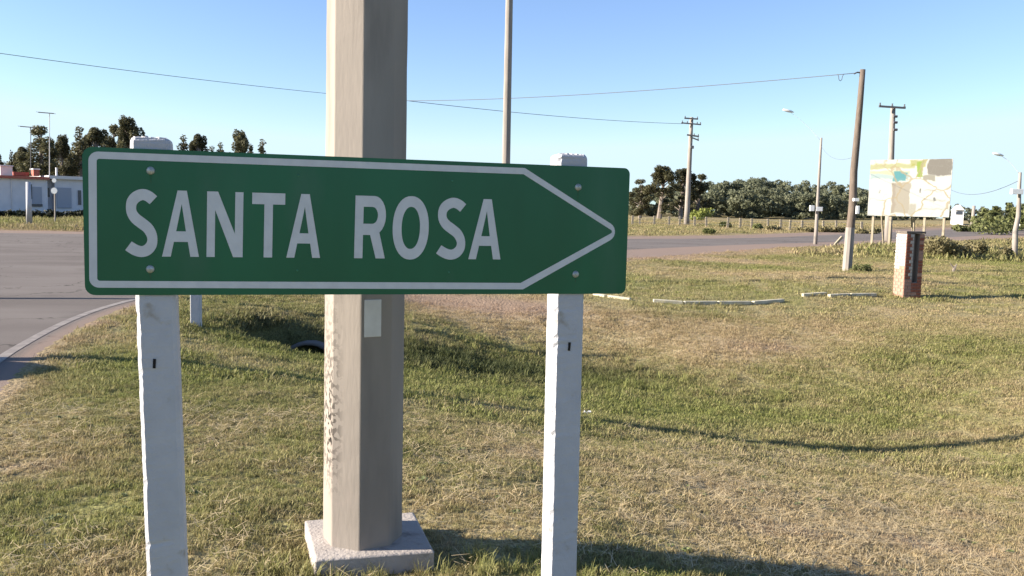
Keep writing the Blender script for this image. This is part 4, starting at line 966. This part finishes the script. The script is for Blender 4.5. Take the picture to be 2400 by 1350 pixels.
def field(name, objs, y0, y1, dens, sc, label, seed, thin=0.0, keep=None):
    x, y = pts_in(y0, y1, dens, seed=seed); cov, sd = cover(x, y); r = np.random.default_rng(seed+50)
    ok = sd > (-.05+.10*r.random(len(x)))
    ok &= ~((np.abs((x+.66)*math.cos(.25)+(y-3.88)*math.sin(.25)) < .275) & (np.abs(-(x+.66)*math.sin(.25)+(y-3.88)*math.cos(.25)) < .26))
    ok &= r.random(len(x)) > cov[:,2]*.85
    ok &= r.random(len(x)) > thin*np.clip(vnoise(x, y, .4, 31)*2, 0, 1)
    ok &= (((x-CULV[0])/.85)**2+((y-CULV[1])/.9)**2 > 1)
    if keep is not None: ok &= keep(x, y, sd, r)
    x, y, cov = x[ok], y[ok], cov[ok]; z = height(x, y)
    s = sc*(.75+.5*r.random(len(x)))*(1-.30*cov[:,0]+.9*cov[:,1])*(1+vnoise(x, y, .45, 33)*.7)
    cov = np.clip(cov+np.stack([r.normal(0,.16,len(x)), np.zeros(len(x)), np.zeros(len(x))], 1), 0, 1)
    scatter(name, objs, np.stack([x, y, z], 1), s, cov, label, seed=seed)
field('lawn_grass', near_t, 2.6, 8.0, 760, 1.0, 'short mown grass around the sign posts', 1, thin=.5)
field('lawn_grass', mid_t, 8.0, 17, 210, 1.0, 'mown grass over the ditch and its banks', 2, thin=.4)
field('lawn_grass', far_t, 17, 42, 34, .75, 'mown grass on the flat beyond the ditch', 3, thin=.3)
field('rough_grass', far_t, 52, 105, 3.0, 2.4, 'dry rough grass beyond the far road', 4, keep=lambda x, y, sd, r: (sd > 1.5))
field('rough_grass', far_t, 34, 62, 6, 2.8, 'tall dry grass around the billboard and the right field', 6, keep=lambda x, y, sd, r: (sd > 2.5) & (x > 12) & (y > 30+.35*np.abs(x-24)) & (vnoise(x, y, 3, 8) > -.2))
field('verge_grass', far_t, 42, 62, 14, 2.6, 'dry tall grass verge in front of the white house', 5, keep=lambda x, y, sd, r: (x < -8) & (sd > .3) & (sd < 14))
# taller tufts: by the footing, ditch, post feet
r = np.random.default_rng(77)
tall = [tuft(60+s, 22, .13, .05, .006) for s in range(3)]
P = []
for cx, cy, sx_, sy_, k in [(-.55,3.56,.28,.05,26),(-.9,3.60,.12,.08,8),(.18,3.75,.14,.10,22),(.55,3.55,.25,.10,16),(-.1,3.7,.12,.06,10),(-.9,12.4,1.5,.8,170),(-3.0,12.1,.9,.15,60),(1.2,12.9,1.6,.7,60),(-1.05,3.35,.10,.08,10),(.45,3.2,.1,.1,14)]:
    P.append(np.stack([r.normal(cx, sx_, k), r.normal(cy, sy_, k)], 1))
P = np.concatenate(P); ok = ~((np.abs(P[:,0]+.66) < .25) & (np.abs(P[:,1]-3.9) < .24)); P = P[ok]; z = height(P[:,0], P[:,1]); cov, sd = cover(P[:,0], P[:,1]); cov[:,0] *= .5; cov[:,2] = 0
far_f = np.where(P[:,1] > 8, 1.6, .8)
scatter('tall_grass_tufts', tall, np.stack([P[:,0], P[:,1], z], 1), far_f*r.uniform(.5, 1.1, len(P)), cov, 'longer green grass tufts by the footing and in the ditch', seed=9)

# weeds, straw and grit lying in the lawn
weed_m = bpy.data.materials.new('weed_leaves'); weed_m.use_nodes = True; b = weed_m.node_tree.nodes['Principled BSDF']; b.inputs['Base Color'].default_value = (.105,.125,.035,1); b.inputs['Roughness'].default_value = .6
straw_m = bpy.data.materials.new('straw'); straw_m.use_nodes = True; b = straw_m.node_tree.nodes['Principled BSDF']; b.inputs['Base Color'].default_value = (.42,.33,.19,1); b.inputs['Roughness'].default_value = .8
def rosette(seed):
    r = random.Random(seed); V = []; Fc = []
    for k in range(9):
        a = k*.7+r.uniform(-.3,.3); d = Vector((math.cos(a), math.sin(a), 0)); n_2 = Vector((-d.y, d.x, 0)); ln = r.uniform(.03,.055); k0 = len(V)
        V += [Vector((0,0,.004)), d*ln*.5+n_2*.011+Vector((0,0,.020)), d*ln+Vector((0,0,.012)), d*ln*.5-n_2*.011+Vector((0,0,.020))]; Fc.append((k0,k0+3,k0+2,k0+1))
    me = bpy.data.meshes.new('weed'); me.from_pydata([tuple(v) for v in V], [], Fc); me.materials.append(weed_m); return bpy.data.objects.new('weed', me)
def straws(seed):
    r = random.Random(seed); V = []; Fc = []
    for k in range(7):
        a = r.uniform(0, 6.28); d = Vector((math.cos(a), math.sin(a), r.uniform(-.05,.25))); n_2 = Vector((-d.y, d.x, 0))*.0016; ln = r.uniform(.03,.10); c_ = Vector((r.uniform(-.05,.05), r.uniform(-.05,.05), r.uniform(.012,.035))); k0 = len(V)
        V += [c_-n_2, c_+n_2, c_+d*ln+n_2*.5, c_+d*ln-n_2*.5]; Fc.append((k0,k0+1,k0+2,k0+3))
    me = bpy.data.meshes.new('straw'); me.from_pydata([tuple(v) for v in V], [], Fc); me.materials.append(straw_m); return bpy.data.objects.new('straw', me)
def lay(name, objs, n_pts, y0, y1, s0, s1, label, cat, seed, by):
    r = np.random.default_rng(seed); yy = np.sqrt(r.uniform(y0**2, y1**2, n_pts)); xx = r.uniform(-1, 1, n_pts)*(yy*.66+.6); cov, sd = cover(xx, yy)
    ok = (sd > .05) & (r.random(n_pts) < by(cov, xx, yy)) & ~((np.abs(xx+.66) < .36) & (np.abs(yy-3.88) < .36)); xx, yy, cov = xx[ok], yy[ok], cov[ok]
    scatter(name, objs, np.stack([xx, yy, height(xx, yy)], 1), r.uniform(s0, s1, len(xx)), cov, label, cat, seed)
lay('lawn_weeds', [rosette(1), rosette(2)], 700, 3, 11, .5, 1.0, 'low broad-leaved weeds scattered through the lawn', 'weeds', 5, lambda c, x, y: np.clip(vnoise(x, y, .9, 41)*2.2+.1, 0, 1))
lay('dead_straw', [straws(1), straws(2), straws(3)], 9000, 2.8, 9, .7, 1.4, 'cut dead straw lying on the lawn', 'straw', 6, lambda c, x, y: np.clip(c[:,0]*1.2-.25+vnoise(x, y, .6, 42)*.8, 0, 1))
lit = MB().box((0,0,.02), (.07,.05,.03), Matrix.Rotation(.5, 3, 'Y')).box((.03,.02,.03), (.04,.05,.02), Matrix.Rotation(-.6, 3, 'X')).build('litter_scrap', lampw)
lit.location = on(1376, 933, 9.6); tag(lit, 'small white scrap of litter in the grass right of the right sign post', 'litter')
